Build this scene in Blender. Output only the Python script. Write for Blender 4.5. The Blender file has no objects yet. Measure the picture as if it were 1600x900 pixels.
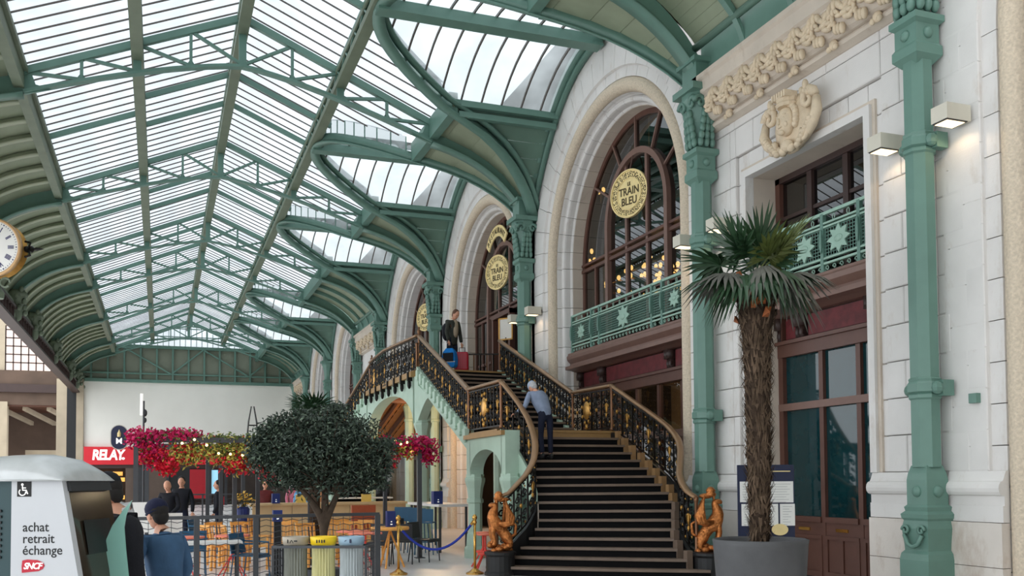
import bpy, bmesh, math, random
from math import sin, cos, pi, sqrt, atan2, radians
from mathutils import Vector, Matrix
random.seed(7)
V = Vector
SC = bpy.context.scene
COL = SC.collection
YAW = 0.3562

# ------------------------------------------------------------------ camera, sky, exposure
cam = bpy.data.cameras.new('camera')
cam.sensor_width = 36.0
cam.lens = 1477.5 / 1600 * 36.0
cam.shift_y = (694.2 - 450.0) / 1600
cam.clip_end = 400
camo = bpy.data.objects.new('camera', cam)
COL.objects.link(camo)
_p, _r = 0.038, 0.0073
_f = V((sin(YAW) * cos(_p), cos(YAW) * cos(_p), sin(_p)))
_x0 = V((cos(YAW), -sin(YAW), 0)); _y0 = _x0.cross(_f)
_x = _x0 * cos(_r) + _y0 * -sin(_r) * -1
_x = _x0 * cos(_r) - _y0 * sin(_r)
_y = _x0 * sin(_r) + _y0 * cos(_r)
camo.matrix_world = Matrix((( _x.x, _y.x, -_f.x, 0), (_x.y, _y.y, -_f.y, 0), (_x.z, _y.z, -_f.z, 1.65), (0, 0, 0, 1)))
SC.camera = camo

world = bpy.data.worlds.new('overcast_sky'); SC.world = world
world.use_nodes = True
_n = world.node_tree.nodes; _l = world.node_tree.links
_bg = _n['Background']
_tc = _n.new('ShaderNodeTexCoord'); _sx = _n.new('ShaderNodeSeparateXYZ'); _cr = _n.new('ShaderNodeValToRGB')
_l.new(_tc.outputs['Generated'], _sx.inputs[0]); _l.new(_sx.outputs['Z'], _cr.inputs[0])
_cr.color_ramp.elements[0].position = 0.0; _cr.color_ramp.elements[0].color = (0.80, 0.84, 0.88, 1)
_cr.color_ramp.elements[1].position = 0.9; _cr.color_ramp.elements[1].color = (0.95, 0.98, 1.0, 1)
_l.new(_cr.outputs[0], _bg.inputs[0])
_bg.inputs[1].default_value = 2.6
SC.view_settings.view_transform = 'Standard'
SC.view_settings.look = 'None'
SC.view_settings.exposure = 0.08
SC.view_settings.gamma = 1.0
SC.view_settings.use_curve_mapping = False
SC.cycles.transparent_max_bounces = 24
SC.cycles.max_bounces = 10
SC.cycles.diffuse_bounces = 5
SC.cycles.caustics_reflective = False
SC.cycles.caustics_refractive = False
SC.cycles.sample_clamp_indirect = 6.0

# ------------------------------------------------------------------ materials
def lin(c):
    return tuple(((x / 255) / 12.92 if x / 255 <= .04045 else ((x / 255 + .055) / 1.055) ** 2.4) for x in c)
def mat(name, rgb, rough=.6, metal=0., var=.10, scale=6., bump=0., bscale=30., spec=.5, emit=0., stain=None, stretch=None):
    m = bpy.data.materials.new(name); m.use_nodes = True
    nt = m.node_tree; b = nt.nodes['Principled BSDF']
    c = lin(rgb)
    b.inputs['Roughness'].default_value = rough; b.inputs['Metallic'].default_value = metal
    b.inputs['Specular IOR Level'].default_value = spec
    tc = nt.nodes.new('ShaderNodeTexCoord'); mp = nt.nodes.new('ShaderNodeMapping')
    nt.links.new(tc.outputs['Object'], mp.inputs[0])
    if stretch: mp.inputs['Scale'].default_value = stretch
    if var > 0:
        nz = nt.nodes.new('ShaderNodeTexNoise'); nz.inputs['Scale'].default_value = scale; nz.inputs['Detail'].default_value = 5
        nt.links.new(mp.outputs[0], nz.inputs[0])
        rp = nt.nodes.new('ShaderNodeValToRGB')
        rp.color_ramp.elements[0].position = .3; rp.color_ramp.elements[1].position = .7
        rp.color_ramp.elements[0].color = (*[x * (1 - var) for x in c], 1)
        rp.color_ramp.elements[1].color = (*[min(1, x * (1 + var)) for x in c], 1)
        nt.links.new(nz.outputs[0], rp.inputs[0]); out = rp.outputs[0]
        if stain:
            n2 = nt.nodes.new('ShaderNodeTexNoise'); n2.inputs['Scale'].default_value = stain[1]; n2.inputs['Detail'].default_value = 8
            n2.inputs['Roughness'].default_value = .7
            m2 = nt.nodes.new('ShaderNodeMapping'); m2.inputs['Scale'].default_value = (1, 1, .45)
            nt.links.new(tc.outputs['Object'], m2.inputs[0]); nt.links.new(m2.outputs[0], n2.inputs[0])
            r2 = nt.nodes.new('ShaderNodeValToRGB'); r2.color_ramp.elements[0].position = stain[2]; r2.color_ramp.elements[1].position = stain[2] + .2
            r2.color_ramp.elements[0].color = (0, 0, 0, 1); r2.color_ramp.elements[1].color = (stain[3],) * 3 + (1,)
            nt.links.new(n2.outputs[0], r2.inputs[0])
            mx = nt.nodes.new('ShaderNodeMix'); mx.data_type = 'RGBA'
            nt.links.new(r2.outputs[0], mx.inputs[0]); nt.links.new(out, mx.inputs[6]); mx.inputs[7].default_value = (*lin(stain[0]), 1)
            out = mx.outputs[2]
        nt.links.new(out, b.inputs['Base Color'])
    else:
        b.inputs['Base Color'].default_value = (*c, 1)
    if bump > 0:
        nb = nt.nodes.new('ShaderNodeTexNoise'); nb.inputs['Scale'].default_value = bscale; nb.inputs['Detail'].default_value = 4
        nt.links.new(mp.outputs[0], nb.inputs[0])
        bp = nt.nodes.new('ShaderNodeBump'); bp.inputs['Strength'].default_value = bump; bp.inputs['Distance'].default_value = .02
        nt.links.new(nb.outputs[0], bp.inputs['Height']); nt.links.new(bp.outputs[0], b.inputs['Normal'])
    if emit > 0:
        b.inputs['Emission Color'].default_value = (*c, 1); b.inputs['Emission Strength'].default_value = emit
    return m
def glass(name, tint, refl=.1, trans=.85, rough=.0, frost=0., fr=1.5):
    m = bpy.data.materials.new(name); m.use_nodes = True
    nt = m.node_tree; nt.nodes.clear()
    o = nt.nodes.new('ShaderNodeOutputMaterial')
    t = nt.nodes.new('ShaderNodeBsdfTransparent'); t.inputs[0].default_value = (*[x * trans for x in lin(tint)], 1)
    cur = t
    if frost > 0:
        d = nt.nodes.new('ShaderNodeBsdfTranslucent'); d.inputs[0].default_value = (*lin(tint), 1)
        nz = nt.nodes.new('ShaderNodeTexNoise'); nz.inputs['Scale'].default_value = .7; nz.inputs['Detail'].default_value = 3
        tc = nt.nodes.new('ShaderNodeTexCoord'); nt.links.new(tc.outputs['Object'], nz.inputs[0])
        rp = nt.nodes.new('ShaderNodeMapRange'); rp.inputs[1].default_value = .3; rp.inputs[2].default_value = .7
        rp.inputs[3].default_value = max(0, frost - .12); rp.inputs[4].default_value = min(1, frost + .12)
        nt.links.new(nz.outputs[0], rp.inputs[0])
        mx = nt.nodes.new('ShaderNodeMixShader'); nt.links.new(rp.outputs[0], mx.inputs[0])
        nt.links.new(t.outputs[0], mx.inputs[1]); nt.links.new(d.outputs[0], mx.inputs[2]); cur = mx
    g = nt.nodes.new('ShaderNodeBsdfGlossy'); g.inputs['Roughness'].default_value = rough
    if fr <= 0:
        nt.links.new(cur.outputs[0], o.inputs[0]); return m
    f = nt.nodes.new('ShaderNodeLayerWeight'); f.inputs[0].default_value = .5
    pw = nt.nodes.new('ShaderNodeMath'); pw.operation = 'POWER'; pw.inputs[1].default_value = 4.0
    nt.links.new(f.outputs['Facing'], pw.inputs[0])
    ad = nt.nodes.new('ShaderNodeMath'); ad.operation = 'MULTIPLY_ADD'; ad.use_clamp = True; ad.inputs[1].default_value = 1-refl; ad.inputs[2].default_value = refl
    nt.links.new(pw.outputs[0], ad.inputs[0])
    m2 = nt.nodes.new('ShaderNodeMixShader'); nt.links.new(ad.outputs[0], m2.inputs[0])
    nt.links.new(cur.outputs[0], m2.inputs[1]); nt.links.new(g.outputs[0], m2.inputs[2]); nt.links.new(m2.outputs[0], o.inputs[0])
    return m
MINT = mat('mint_painted_iron', (98, 133, 121), .42, 0, .06, 3, .04, 60)
MINTD = mat('mint_painted_boards', (100, 130, 116), .6, 0, .08, 2, .05, 40)
OLIVE = mat('shade_toned_green_iron', (112, 124, 104), .55, 0, .10, 2)  # olive is shade put into the mint colour, for undersides and tracks side
BOARD = mat('olive_green_boards', (142, 152, 128), .6, 0, .08, 2)
GABLEB = mat('grey_olive_boards', (128, 134, 118), .7, 0, .08, 1)
BOARDL = mat('pale_olive_rib', (176, 184, 160), .55, 0, .06, 2)
MINTL = mat('pale_mint_iron', (150, 182, 166), .45, 0, .06, 5)
STAIRM = mat('pale_mint_stone', (172, 196, 178), .55, 0, .06, 3, .05, 40)
BARM = mat('brown_glazing_bar', (92, 86, 82), .5, 0, .08, 3)
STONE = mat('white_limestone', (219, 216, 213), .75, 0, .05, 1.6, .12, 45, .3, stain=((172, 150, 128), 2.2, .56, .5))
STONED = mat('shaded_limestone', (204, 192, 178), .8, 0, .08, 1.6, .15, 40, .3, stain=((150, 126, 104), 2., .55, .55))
PLINTHM = mat('stained_limestone_plinth', (214, 206, 198), .75, 0, .06, 1.4, .12, 40, .3, stain=((150, 118, 92), 1.5, .52, .6))
CARVE = mat('carved_limestone', (206, 188, 164), .8, 0, .12, 8, .5, 60, .3)
CARVEW = mat('carved_white_limestone', (208, 193, 172), .8, 0, .14, 26, .8, 26, .3)
LEAFST = mat('carved_leaf_stone', (214, 196, 170), .8, 0, .12, 6, .3, 50, .3)
JOINT = mat('dark_stone_joint', (120, 112, 104), .9, 0, .1, 5)
BROWN = mat('brown_painted_wood', (92, 60, 50), .45, 0, .10, 4)
BROWNP = mat('pinkish_brown_wood', (118, 90, 80), .45, 0, .08, 4)
BROWND = mat('dark_brown_wood', (58, 40, 36), .5, 0, .10, 4)
OXBLOOD = mat('oxblood_panel', (100, 34, 38), .6, 0, .35, 6, .15, 25)
REDST = OXBLOOD
FLOOR = mat('pale_terrazzo_floor', (224, 222, 221), .35, 0, .05, 1.2, 0, 30, .5)
BLACK = mat('black_paint', (16, 17, 19), .5, 0, .2, 6)
RISER = mat('black_stair_carpet', (9, 9, 11), .85, 0, .2, 10, 0, 30, .2)
TREAD = mat('brown_stair_tread', (116, 98, 84), .5, 0, .14, 4)
TREADG = mat('ochre_stair_landing_edge', (158, 124, 78), .5, 0, .10, 4)
IRON = mat('black_wrought_iron', (26, 24, 22), .38, .6, .2, 8)
GOLD = mat('gilded_iron', (176, 132, 66), .36, .75, .2, 8, .2, 40)
GOLDM = mat('gold_medallion', (205, 156, 84), .3, .7, .1, 8)
BRONZE = mat('orange_bronze', (186, 116, 62), .36, .75, .35, 14, .9, 22)
RAIL = mat('brass_brown_handrail', (150, 118, 88), .32, .5, .08, 4)
POSTM = mat('copper_brown_post', (122, 86, 60), .35, .6, .1, 6)
BRASS = mat('polished_brass', (206, 160, 84), .22, .9, .06, 4)
PALEGOLD = mat('pale_gold_plate', (240, 218, 158), .45, .1, .06, 8)
INKB = mat('dark_gold_ink', (70, 56, 24), .6)
SKYGLASS = glass('frosted_roof_glass', (240, 246, 250), .0, .36, .2, .20, 0)
SKYGLASS2 = glass('lunette_roof_glass', (232, 240, 242), .0, .38, .2, .26, 0)
WINGLASS = glass('dark_window_glass', (150, 158, 158), .17, .5, .0)
TEALGLASS = mat('teal_backed_door_glass', (16, 52, 56), .04, 0, .25, 1.2, spec=.6)
PLAINGLASS = glass('shop_glass', (200, 205, 200), .03, .8, .0)
DARKROOM = mat('dark_interior_paint', (52, 42, 36), .8, 0, .2, 2)
WARMROOM = mat('warm_interior_plaster', (176, 150, 120), .8, 0, .1, 2)
SOFFIT = mat('orange_timber', (186, 118, 58), .55, 0, .14, 3, .05, 30, .4, 0, None, (1, 6, 6))
SOFFITD = mat('dark_timber_joist', (92, 54, 36), .6, 0, .1, 3)
WHITEB = mat('off_white_hoarding', (238, 236, 228), .7, 0, .03, .6)
BULB = mat('warm_lamp_bulb', (255, 196, 116), .4, 0, 0, emit=8)
LAMPLIT = mat('lit_lamp_lens', (255, 232, 190), .4, 0, 0, emit=1.6)
CREAMM = mat('cream_painted_metal', (206, 201, 186), .5, 0, .03, 4)
GREYM = mat('charcoal_metal', (66, 68, 72), .5, .1, .08, 5)
DKGREY = mat('dark_grey_plastic', (44, 46, 50), .5, 0, .1, 6)
WOODY = mat('honey_wood', (232, 166, 84), .5, 0, .12, 5, 0, 30, .4, 0, None, (1, 1, 5))
WOODP = mat('pale_birch_panel', (214, 180, 134), .5, 0, .06, 3)
BLUEC = mat('petrol_blue_metal', (24, 84, 118), .45, 0, .08, 6)
REDC = mat('coral_red_metal', (222, 70, 58), .45, 0, .06, 6)
CORAL = mat('coral_table_top', (240, 128, 100), .5, 0, .04, 6)
WHITET = mat('white_laminate', (232, 230, 226), .4, 0, .03, 4)
NAVYB = mat('navy_blue_card', (26, 44, 110), .55, 0, .08, 6)
# ------------------------------------------------------------------ mesh helpers
class MB:
    def __init__(s): s.v = []; s.f = []
    def add(s, vs, fs):
        o = len(s.v); s.v += [tuple(p) for p in vs]; s.f += [tuple(i + o for i in f) for f in fs]; return s
    def box(s, x0, y0, z0, x1, y1, z1):
        return s.add([(x0,y0,z0),(x1,y0,z0),(x1,y1,z0),(x0,y1,z0),(x0,y0,z1),(x1,y0,z1),(x1,y1,z1),(x0,y1,z1)],
                     [(0,3,2,1),(4,5,6,7),(0,1,5,4),(1,2,6,5),(2,3,7,6),(3,0,4,7)])
    def cbox(s, c, sx, sy, sz): return s.box(c[0]-sx/2, c[1]-sy/2, c[2]-sz/2, c[0]+sx/2, c[1]+sy/2, c[2]+sz/2)
    def bar(s, p, q, w, h, up=(0,0,1)):
        p, q = V(p), V(q); d = (q - p)
        if d.length < 1e-6: return s
        d.normalize(); u = V(up)
        if abs(d.dot(u)) > .98: u = V((1,0,0)) if abs(d.x) < .9 else V((0,1,0))
        a = d.cross(u).normalized() * w / 2; b = a.normalized().cross(d).normalized() * h / 2
        vs = [p-a-b, p+a-b, p+a+b, p-a+b, q-a-b, q+a-b, q+a+b, q-a+b]
        return s.add(vs, [(0,3,2,1),(4,5,6,7),(0,1,5,4),(1,2,6,5),(2,3,7,6),(3,0,4,7)][:] )
    def tube(s, pts, r, n=6, cap=True, flat=1.):
        pts = [V(p) for p in pts]; m = len(pts); o = len(s.v); prev = None
        for i, p in enumerate(pts):
            t = (pts[min(i+1, m-1)] - pts[max(i-1, 0)]).normalized()
            if prev is None:
                u = V((0,0,1)) if abs(t.z) < .9 else V((1,0,0)); a = t.cross(u).normalized()
            else:
                a = (prev - t * prev.dot(t))
                a = a.normalized() if a.length > 1e-6 else t.orthogonal().normalized()
            prev = a; b = t.cross(a); ri = r[i] if isinstance(r, (list, tuple)) else r
            for k in range(n):
                th = 2*pi*k/n; s.v.append(tuple(p + a*(ri*cos(th)) + b*(ri*sin(th)*flat)))
        for i in range(m-1):
            for k in range(n):
                s.f.append((o+i*n+k, o+i*n+(k+1)%n, o+(i+1)*n+(k+1)%n, o+(i+1)*n+k))
        if cap:
            s.f.append(tuple(o+k for k in reversed(range(n)))); s.f.append(tuple(o+(m-1)*n+k for k in range(n)))
        return s
    def lathe(s, prof, n=16, c=(0,0,0), phase=0., sq=False):
        o = len(s.v); m = len(prof)
        for r, z in prof:
            for k in range(n):
                th = 2*pi*k/n + phase; s.v.append((c[0]+r*cos(th), c[1]+r*sin(th), c[2]+z))
        for i in range(m-1):
            for k in range(n): s.f.append((o+i*n+k, o+i*n+(k+1)%n, o+(i+1)*n+(k+1)%n, o+(i+1)*n+k))
        s.f.append(tuple(o+k for k in reversed(range(n)))); s.f.append(tuple(o+(m-1)*n+k for k in range(n)))
        return s
    def ball(s, c, rx, ry=None, rz=None, n=10, m=7, rot=None):
        ry = rx if ry is None else ry; rz = rx if rz is None else rz; o = len(s.v); c = V(c)
        def P(x, y, z):
            q = V((x*rx, y*ry, z*rz));
            if rot is not None: q = rot @ q
            return tuple(c + q)
        s.v.append(P(0,0,-1))
        for i in range(1, m):
            ph = -pi/2 + pi*i/m
            for k in range(n):
                th = 2*pi*k/n; s.v.append(P(cos(ph)*cos(th), cos(ph)*sin(th), sin(ph)))
        s.v.append(P(0,0,1)); e = len(s.v)-1
        for k in range(n): s.f.append((o, o+1+(k+1)%n, o+1+k)); s.f.append((e, e-n+k, e-n+(k+1)%n))
        for i in range(m-2):
            for k in range(n): s.f.append((o+1+i*n+k, o+1+i*n+(k+1)%n, o+1+(i+1)*n+(k+1)%n, o+1+(i+1)*n+k))
        return s
    def prism(s, poly, fn, a, b):
        n = len(poly); o = len(s.v)
        for t in (a, b):
            for p in poly: s.v.append(tuple(fn(p[0], p[1], t)))
        s.f.append(tuple(o+k for k in reversed(range(n)))); s.f.append(tuple(o+n+k for k in range(n)))
        for k in range(n): s.f.append((o+k, o+(k+1)%n, o+n+(k+1)%n, o+n+k))
        return s
    def loft(s, rings, closed=True, cap=True):
        n = len(rings[0]); o = len(s.v)
        for r in rings: s.v += [tuple(p) for p in r]
        for i in range(len(rings)-1):
            for k in range(n if closed else n-1):
                s.f.append((o+i*n+k, o+i*n+(k+1)%n, o+(i+1)*n+(k+1)%n, o+(i+1)*n+k))
        if cap and closed:
            s.f.append(tuple(o+k for k in reversed(range(n)))); s.f.append(tuple(o+(len(rings)-1)*n+k for k in range(n)))
        return s
    def quad(s, a, b, c, d): return s.add([a, b, c, d], [(0,1,2,3)])
    def xf(s, M):
        s.v = [tuple(M @ V(p)) for p in s.v]; return s
    def mesh(s, name, off=(0,0,0)):
        me = bpy.data.meshes.new(name)
        me.from_pydata([(p[0]-off[0], p[1]-off[1], p[2]-off[2]) for p in s.v], [], s.f)
        bm = bmesh.new(); bm.from_mesh(me); bmesh.ops.recalc_face_normals(bm, faces=bm.faces); bm.to_mesh(me); bm.free()
        return me
ORG = {}
def link(o, parent=None):
    COL.objects.link(o)
    if parent is not None: o.parent = parent
    return o
def obj(name, mb, m, parent=None, smooth=False, org=None, kind=None, label=None):
    """mesh object; coordinates are world ones unless the parent was made at local=True"""
    off = ORG.get(parent.name, V((0,0,0))) if parent is not None else (V(org) if org is not None else V((0,0,0)))
    me = mb.mesh(name, off) if isinstance(mb, MB) else mb
    if m is not None and not me.materials:
        for q in (m if isinstance(m, (list, tuple)) else [m]): me.materials.append(q)
    if smooth:
        for p in me.polygons: p.use_smooth = True
    o = bpy.data.objects.new(name, me); link(o, parent)
    if parent is None: o.location = off
    ORG[o.name] = V(off)
    if kind: o['kind'] = kind
    if label: o['label'] = label
    return o
def tag(o, label, cat, group=None, kind=None):
    o['label'] = label; o['category'] = cat
    if group: o['group'] = group
    if kind: o['kind'] = kind
    return o
def thing(name, label, cat, loc=(0,0,0), rotz=0., group=None, kind=None, local=False):
    o = bpy.data.objects.new(name, None); COL.objects.link(o)
    o.empty_display_size = .2
    o.location = loc; o.rotation_euler = (0, 0, rotz)
    ORG[o.name] = V((0,0,0)) if local else V(loc)
    return tag(o, label, cat, group, kind)
def dup(root, loc, rotz=0., label=None, group=None, scale=None):
    r = root.copy(); COL.objects.link(r); r.location = loc; r.rotation_euler = (0, 0, rotz)
    if label: r['label'] = label
    if group: r['group'] = group
    if scale: r.scale = (scale,)*3
    for ch in list(root.children):
        c = ch.copy(); COL.objects.link(c); c.parent = r
        for g in list(ch.children):
            d = g.copy(); COL.objects.link(d); d.parent = c
    return r
def struct(name, mb, m, label=None, cat='structure', **k):
    o = obj(name, mb, m, **k); o['kind'] = 'structure'; o['category'] = cat
    if label: o['label'] = label
    return o
def inst(name, me, parent, kind=None):
    o = bpy.data.objects.new(name, me); link(o, parent); ORG[o.name] = ORG.get(parent.name, V((0,0,0)))
    if kind: o['kind'] = kind
    return o
def text_mb(txt, size, fn, depth=.004, align='CENTER', shear=0., bold=0., sx=1., spacing=1.):
    """text as real relief; fn(x, y, d) places a point of the lettering"""
    cu = bpy.data.curves.new('lettering', 'FONT'); cu.body = txt; cu.size = size; cu.align_x = align; cu.align_y = 'CENTER'
    cu.extrude = depth/2; cu.shear = shear; cu.offset = bold; cu.resolution_u = 3; cu.space_character = spacing
    o = bpy.data.objects.new('lettering', cu); COL.objects.link(o)
    dg = bpy.context.evaluated_depsgraph_get(); me = bpy.data.meshes.new_from_object(o.evaluated_get(dg))
    mb = MB(); mb.add([fn(v.co.x*sx, v.co.y, v.co.z) for v in me.vertices], [tuple(p.vertices) for p in me.polygons])
    bpy.data.objects.remove(o); bpy.data.curves.remove(cu); bpy.data.meshes.remove(me)
    return mb
def skin(chains, sub=1):
    """chains: list of ([(point, radius), ...], parent_chain_index, parent_vertex_index); one skinned surface"""
    vs = []; es = []; rs = []; idx = []
    for pts, pc, pv in chains:
        ids = []
        for i, (p, r) in enumerate(pts):
            vs.append(tuple(p)); rs.append(r); ids.append(len(vs)-1)
            if i: es.append((ids[i-1], ids[i]))
        if pc is not None: es.append((idx[pc][pv], ids[0]))
        idx.append(ids)
    me = bpy.data.meshes.new('figure'); me.from_pydata(vs, es, [])
    o = bpy.data.objects.new('figure', me); COL.objects.link(o)
    o.modifiers.new('s', 'SKIN'); sv = me.skin_vertices[0].data
    for i, r in enumerate(rs):
        rr = r if isinstance(r, tuple) else (r, r); sv[i].radius = rr; sv[i].use_root = (i == 0)
    sb = o.modifiers.new('u', 'SUBSURF'); sb.levels = sub; sb.render_levels = sub
    dg = bpy.context.evaluated_depsgraph_get(); m2 = bpy.data.meshes.new_from_object(o.evaluated_get(dg))
    mb = MB(); mb.add([tuple(v.co) for v in m2.vertices], [tuple(p.vertices) for p in m2.polygons])
    bpy.data.objects.remove(o); bpy.data.meshes.remove(me); bpy.data.meshes.remove(m2)
    return mb
def bez(p0, p1, p2, n):
    out = []
    for i in range(n+1):
        t = i/n; out.append(tuple((1-t)**2*a + 2*t*(1-t)*b + t*t*c for a, b, c in zip(p0, p1, p2)))
    return out
def arc(cx, cy, r, a0, a1, n): return [(cx + r*cos(a0+(a1-a0)*i/n), cy + r*sin(a0+(a1-a0)*i/n)) for i in range(n+1)]
# ------------------------------------------------------------------ the hall: dimensions
W = 9.2; XR = 1.83; HE = 4.8
YC = [9.5, 14.75, 23.7, 32.65, 41.6, 46.95, 55.9, 64.85, 70.2]
YB0 = 5.02 - 4.475
YG = 72.3
BAYS = [('arch', YB0, YC[0])] + [(('narrow','arch','arch','arch','narrow','arch','arch','narrow')[i], YC[i], YC[i+1]) for i in range(8)]
PURX = [XR-4.8, XR-2.4, XR, XR+2.4, XR+4.8]
def roof(x): return 13.1 - .4225*abs(x-XR)
GLZ = .16
def bcr(dy): return 11.78 - 2.9*(abs(dy)/4.25)**2.35
_MP = bez((6.63, 10.79), (8.7, 10.33), (9.42, 8.8), 40)
def mz(x):
    if x <= 6.63: return 12.82 - .4225*(x-XR)
    for (a, za), (b, zb) in zip(_MP, _MP[1:]):
        if a <= x <= b: return za + (zb-za)*(x-a)/(b-a)
    return _MP[-1][1]
def xg(dy):
    z = bcr(dy)
    if z >= 10.79: return XR + (12.82 - z)/.4225
    for (a, za), (b, zb) in zip(_MP, _MP[1:]):
        if zb <= z <= za: return a + (b-a)*(za-z)/(za-zb)
    return _MP[-1][0]
MIR = lambda x: 2*XR - x

# ------------------------------------------------------------------ floor, far walls
fl = struct('floor', MB().box(-30, -6, -.3, 24, 95, 0), FLOOR, 'pale terrazzo station floor')
# paving joints as separate slabs near the camera would lie outside the frame

# gable end
g = thing('wall_end', 'far end wall of the hall: white hoarding under a green glazed gable', 'wall', (2, YG, 0), kind='structure')
obj('hoarding', MB().box(-5.05, YG, 4.2, 9.3, YG+.2, 8.85), WHITEB, g)
mb = MB()
obj('band_sheet', MB().box(-5.3, YG+.1, 8.85, 9.4, YG+.25, 11.45), GABLEB, g)
for z, h in ((8.92, .22), (9.45, .1), (11.4, .22)):
    obj('girt', MB().box(-5.3, YG-.12, z-h/2, 9.4, YG+.12, z+h/2), MINT, g)
for i in range(13):
    x = -4.6 + i*1.08
    obj('mullion', MB().box(x-.06, YG-.1, 8.85, x+.06, YG+.1, 11.4), MINT, g)
for a, b in ((-2.5, .7), (2.9, .7), (2.9, 6.1), (8.3, 6.1)):
    obj('brace', MB().bar((a, YG-.08, 11.3), (b, YG-.08, 9.45), .1, .1), MINT, g)
gm = MB()
for i in range(25):
    x0 = -2.9 + i*.38; x1 = x0+.36
    z0 = roof(x0)+.1; z1 = roof(x1)+.1
    obj('pane', MB().add([(x0, YG, 11.5), (x1, YG, 11.5), (x1, YG, z1), (x0, YG, z0)], [(0,1,2,3)]), SKYGLASS, g)
    gm.box(x1, YG-.03, 11.5, x1+.02+.02, YG+.03, roof(x1)+.1)
obj('glazing_bar', gm, MINT, g, kind='stuff')
gm = MB()
for z in (12.2, 12.8): gm.box(XR-(13.2-z)/.4225, YG-.04, z-.03, XR+(13.2-z)/.4225, YG+.04, z+.03)
obj('transom', gm, MINT, g, kind='stuff')
lz = [(XR-4.8+i*.4, 11.3+.75*(1-((i*.4-4.8)/4.8)**2)) for i in range(25)]
gm = MB()
for (a, za), (b, zb) in zip(lz, lz[1:]): gm.bar((a, YG-.3, za), (b, YG-.3, zb), .16, .12)
obj('curved_tie', gm, MINT, g)
# end wall behind the shops and the dark concourse beside them
struct('wall_shop_back', MB().box(-5.05, YG+1.6, 0, 9.3, YG+1.8, 4.2), DARKROOM, 'dark back wall of the shop under the hoarding', 'wall')

# ------------------------------------------------------------------ roof: purlins, glazing, trusses
def purlin(x, y0, y1, label):
    t = thing('roof_purlin', label, 'beam', (x, y0, roof(x)))
    z = roof(x)
    obj('top_flange', MB().box(x-.13, y0, z-.02, x+.13, y1, z+.04), MINT, t)
    obj('bottom_flange', MB().box(x-.13, y0, z-.46, x+.13, y1, z-.42), OLIVE, t)
    m = MB(); n = int((y1-y0)/.55)
    for k in range(n):
        a = y0 + (y1-y0)*k/n; b = y0 + (y1-y0)*(k+1)/n
        for s in (-.10, .10):
            m.bar((x+s, a, z-.42 if k % 2 else z-.02), (x+s, b, z-.02 if k % 2 else z-.42), .03, .05)
    obj('lattice_web', m, MINT, t, kind='stuff')
    m = MB()
    for s in (-.11, .11): m.box(x+s-.02, y0, z-.42, x+s+.02, y1, z-.3)
    for s in (-.11, .11): m.box(x+s-.02, y0, z-.12, x+s+.02, y1, z-.02)
    obj('web_plate', m, OLIVE, t)
purlin(PURX[1], -14, YG, 'green lattice purlin halfway up the slope towards the tracks')
purlin(PURX[2], -14, YG, 'green lattice ridge purlin along the top of the glass roof')
purlin(PURX[3], -14, YG, 'green lattice purlin from which the curved groin ribs spring')
x = PURX[0]
t = thing('roof_eaves_beam', 'olive eaves beam between the roof glass and the tracks side cove', 'beam', (x, 3, 10.6))
obj('beam', MB().box(x-.2, 3, 10.62, x+.02, YG, 11.30), OLIVE, t)
obj('moulding', MB().box(x+.02, 3, 10.98, x+.1, YG, 11.1), OLIVE, t)

def panel(parent, xa, xb, y0, y1, n, cut=None, stuffp=False):
    """n panes with n+1 bars between x=xa (upper or lower) and x=xb"""
    st = (y1-y0)/n
    pm = MB(); bmb = MB(); first = None; fb = None
    for k in range(n):
        ya, yb = y0+k*st, y0+(k+1)*st
        if cut is None:
            q = [(xa, ya), (xb, ya), (xb, yb), (xa, yb)]
        else:
            q = [(xa, ya), (cut(ya), ya), (cut(yb), yb), (xa, yb)]
            if max(q[1][0], q[2][0]) < xa + .12: continue
        vs = [(px, py_, roof(px)+GLZ) for px, py_ in q]
        if stuffp: pm.add(vs, [(0,1,2,3)])
        elif cut is None:
            if first is None:
                first = obj('pane', MB().add(vs, [(0,1,2,3)]), SKYGLASS, parent)
            else:
                o = inst('pane', first.data, parent); o.location = (0, k*st, 0)
        else: obj('pane', MB().add(vs, [(0,1,2,3)]), SKYGLASS, parent)
        xe = xb if cut is None else q[1][0]
        if xe > xa + .12 or cut is None:
            m = MB().bar((xa, ya, roof(xa)+GLZ-.03), (xe, ya, roof(xe)+GLZ-.03), .022, .035)
            if stuffp: bmb.add(m.v, m.f)
            elif cut is None:
                if fb is None: fb = obj('glazing_bar', m, BARM, parent)
                else:
                    o = inst('glazing_bar', fb.data, parent); o.location = (0, k*st, 0)
            else: obj('glazing_bar', m, BARM, parent)
    if stuffp and pm.v:
        obj('pane', pm, SKYGLASS, parent, kind='stuff'); obj('glazing_bar', bmb, BARM, parent, kind='stuff')
ORDW = ['nearest the camera', 'second', 'third', 'fourth', 'fifth', 'sixth', 'seventh', 'eighth', 'ninth', 'tenth']
SIDEW = ['slope towards the tracks, lower half', 'slope towards the tracks, upper half', 'slope towards the stone wall, upper half', 'slope towards the stone wall, lower half']
BAYX = BAYS + [('narrow', YC[8], YG)]
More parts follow.
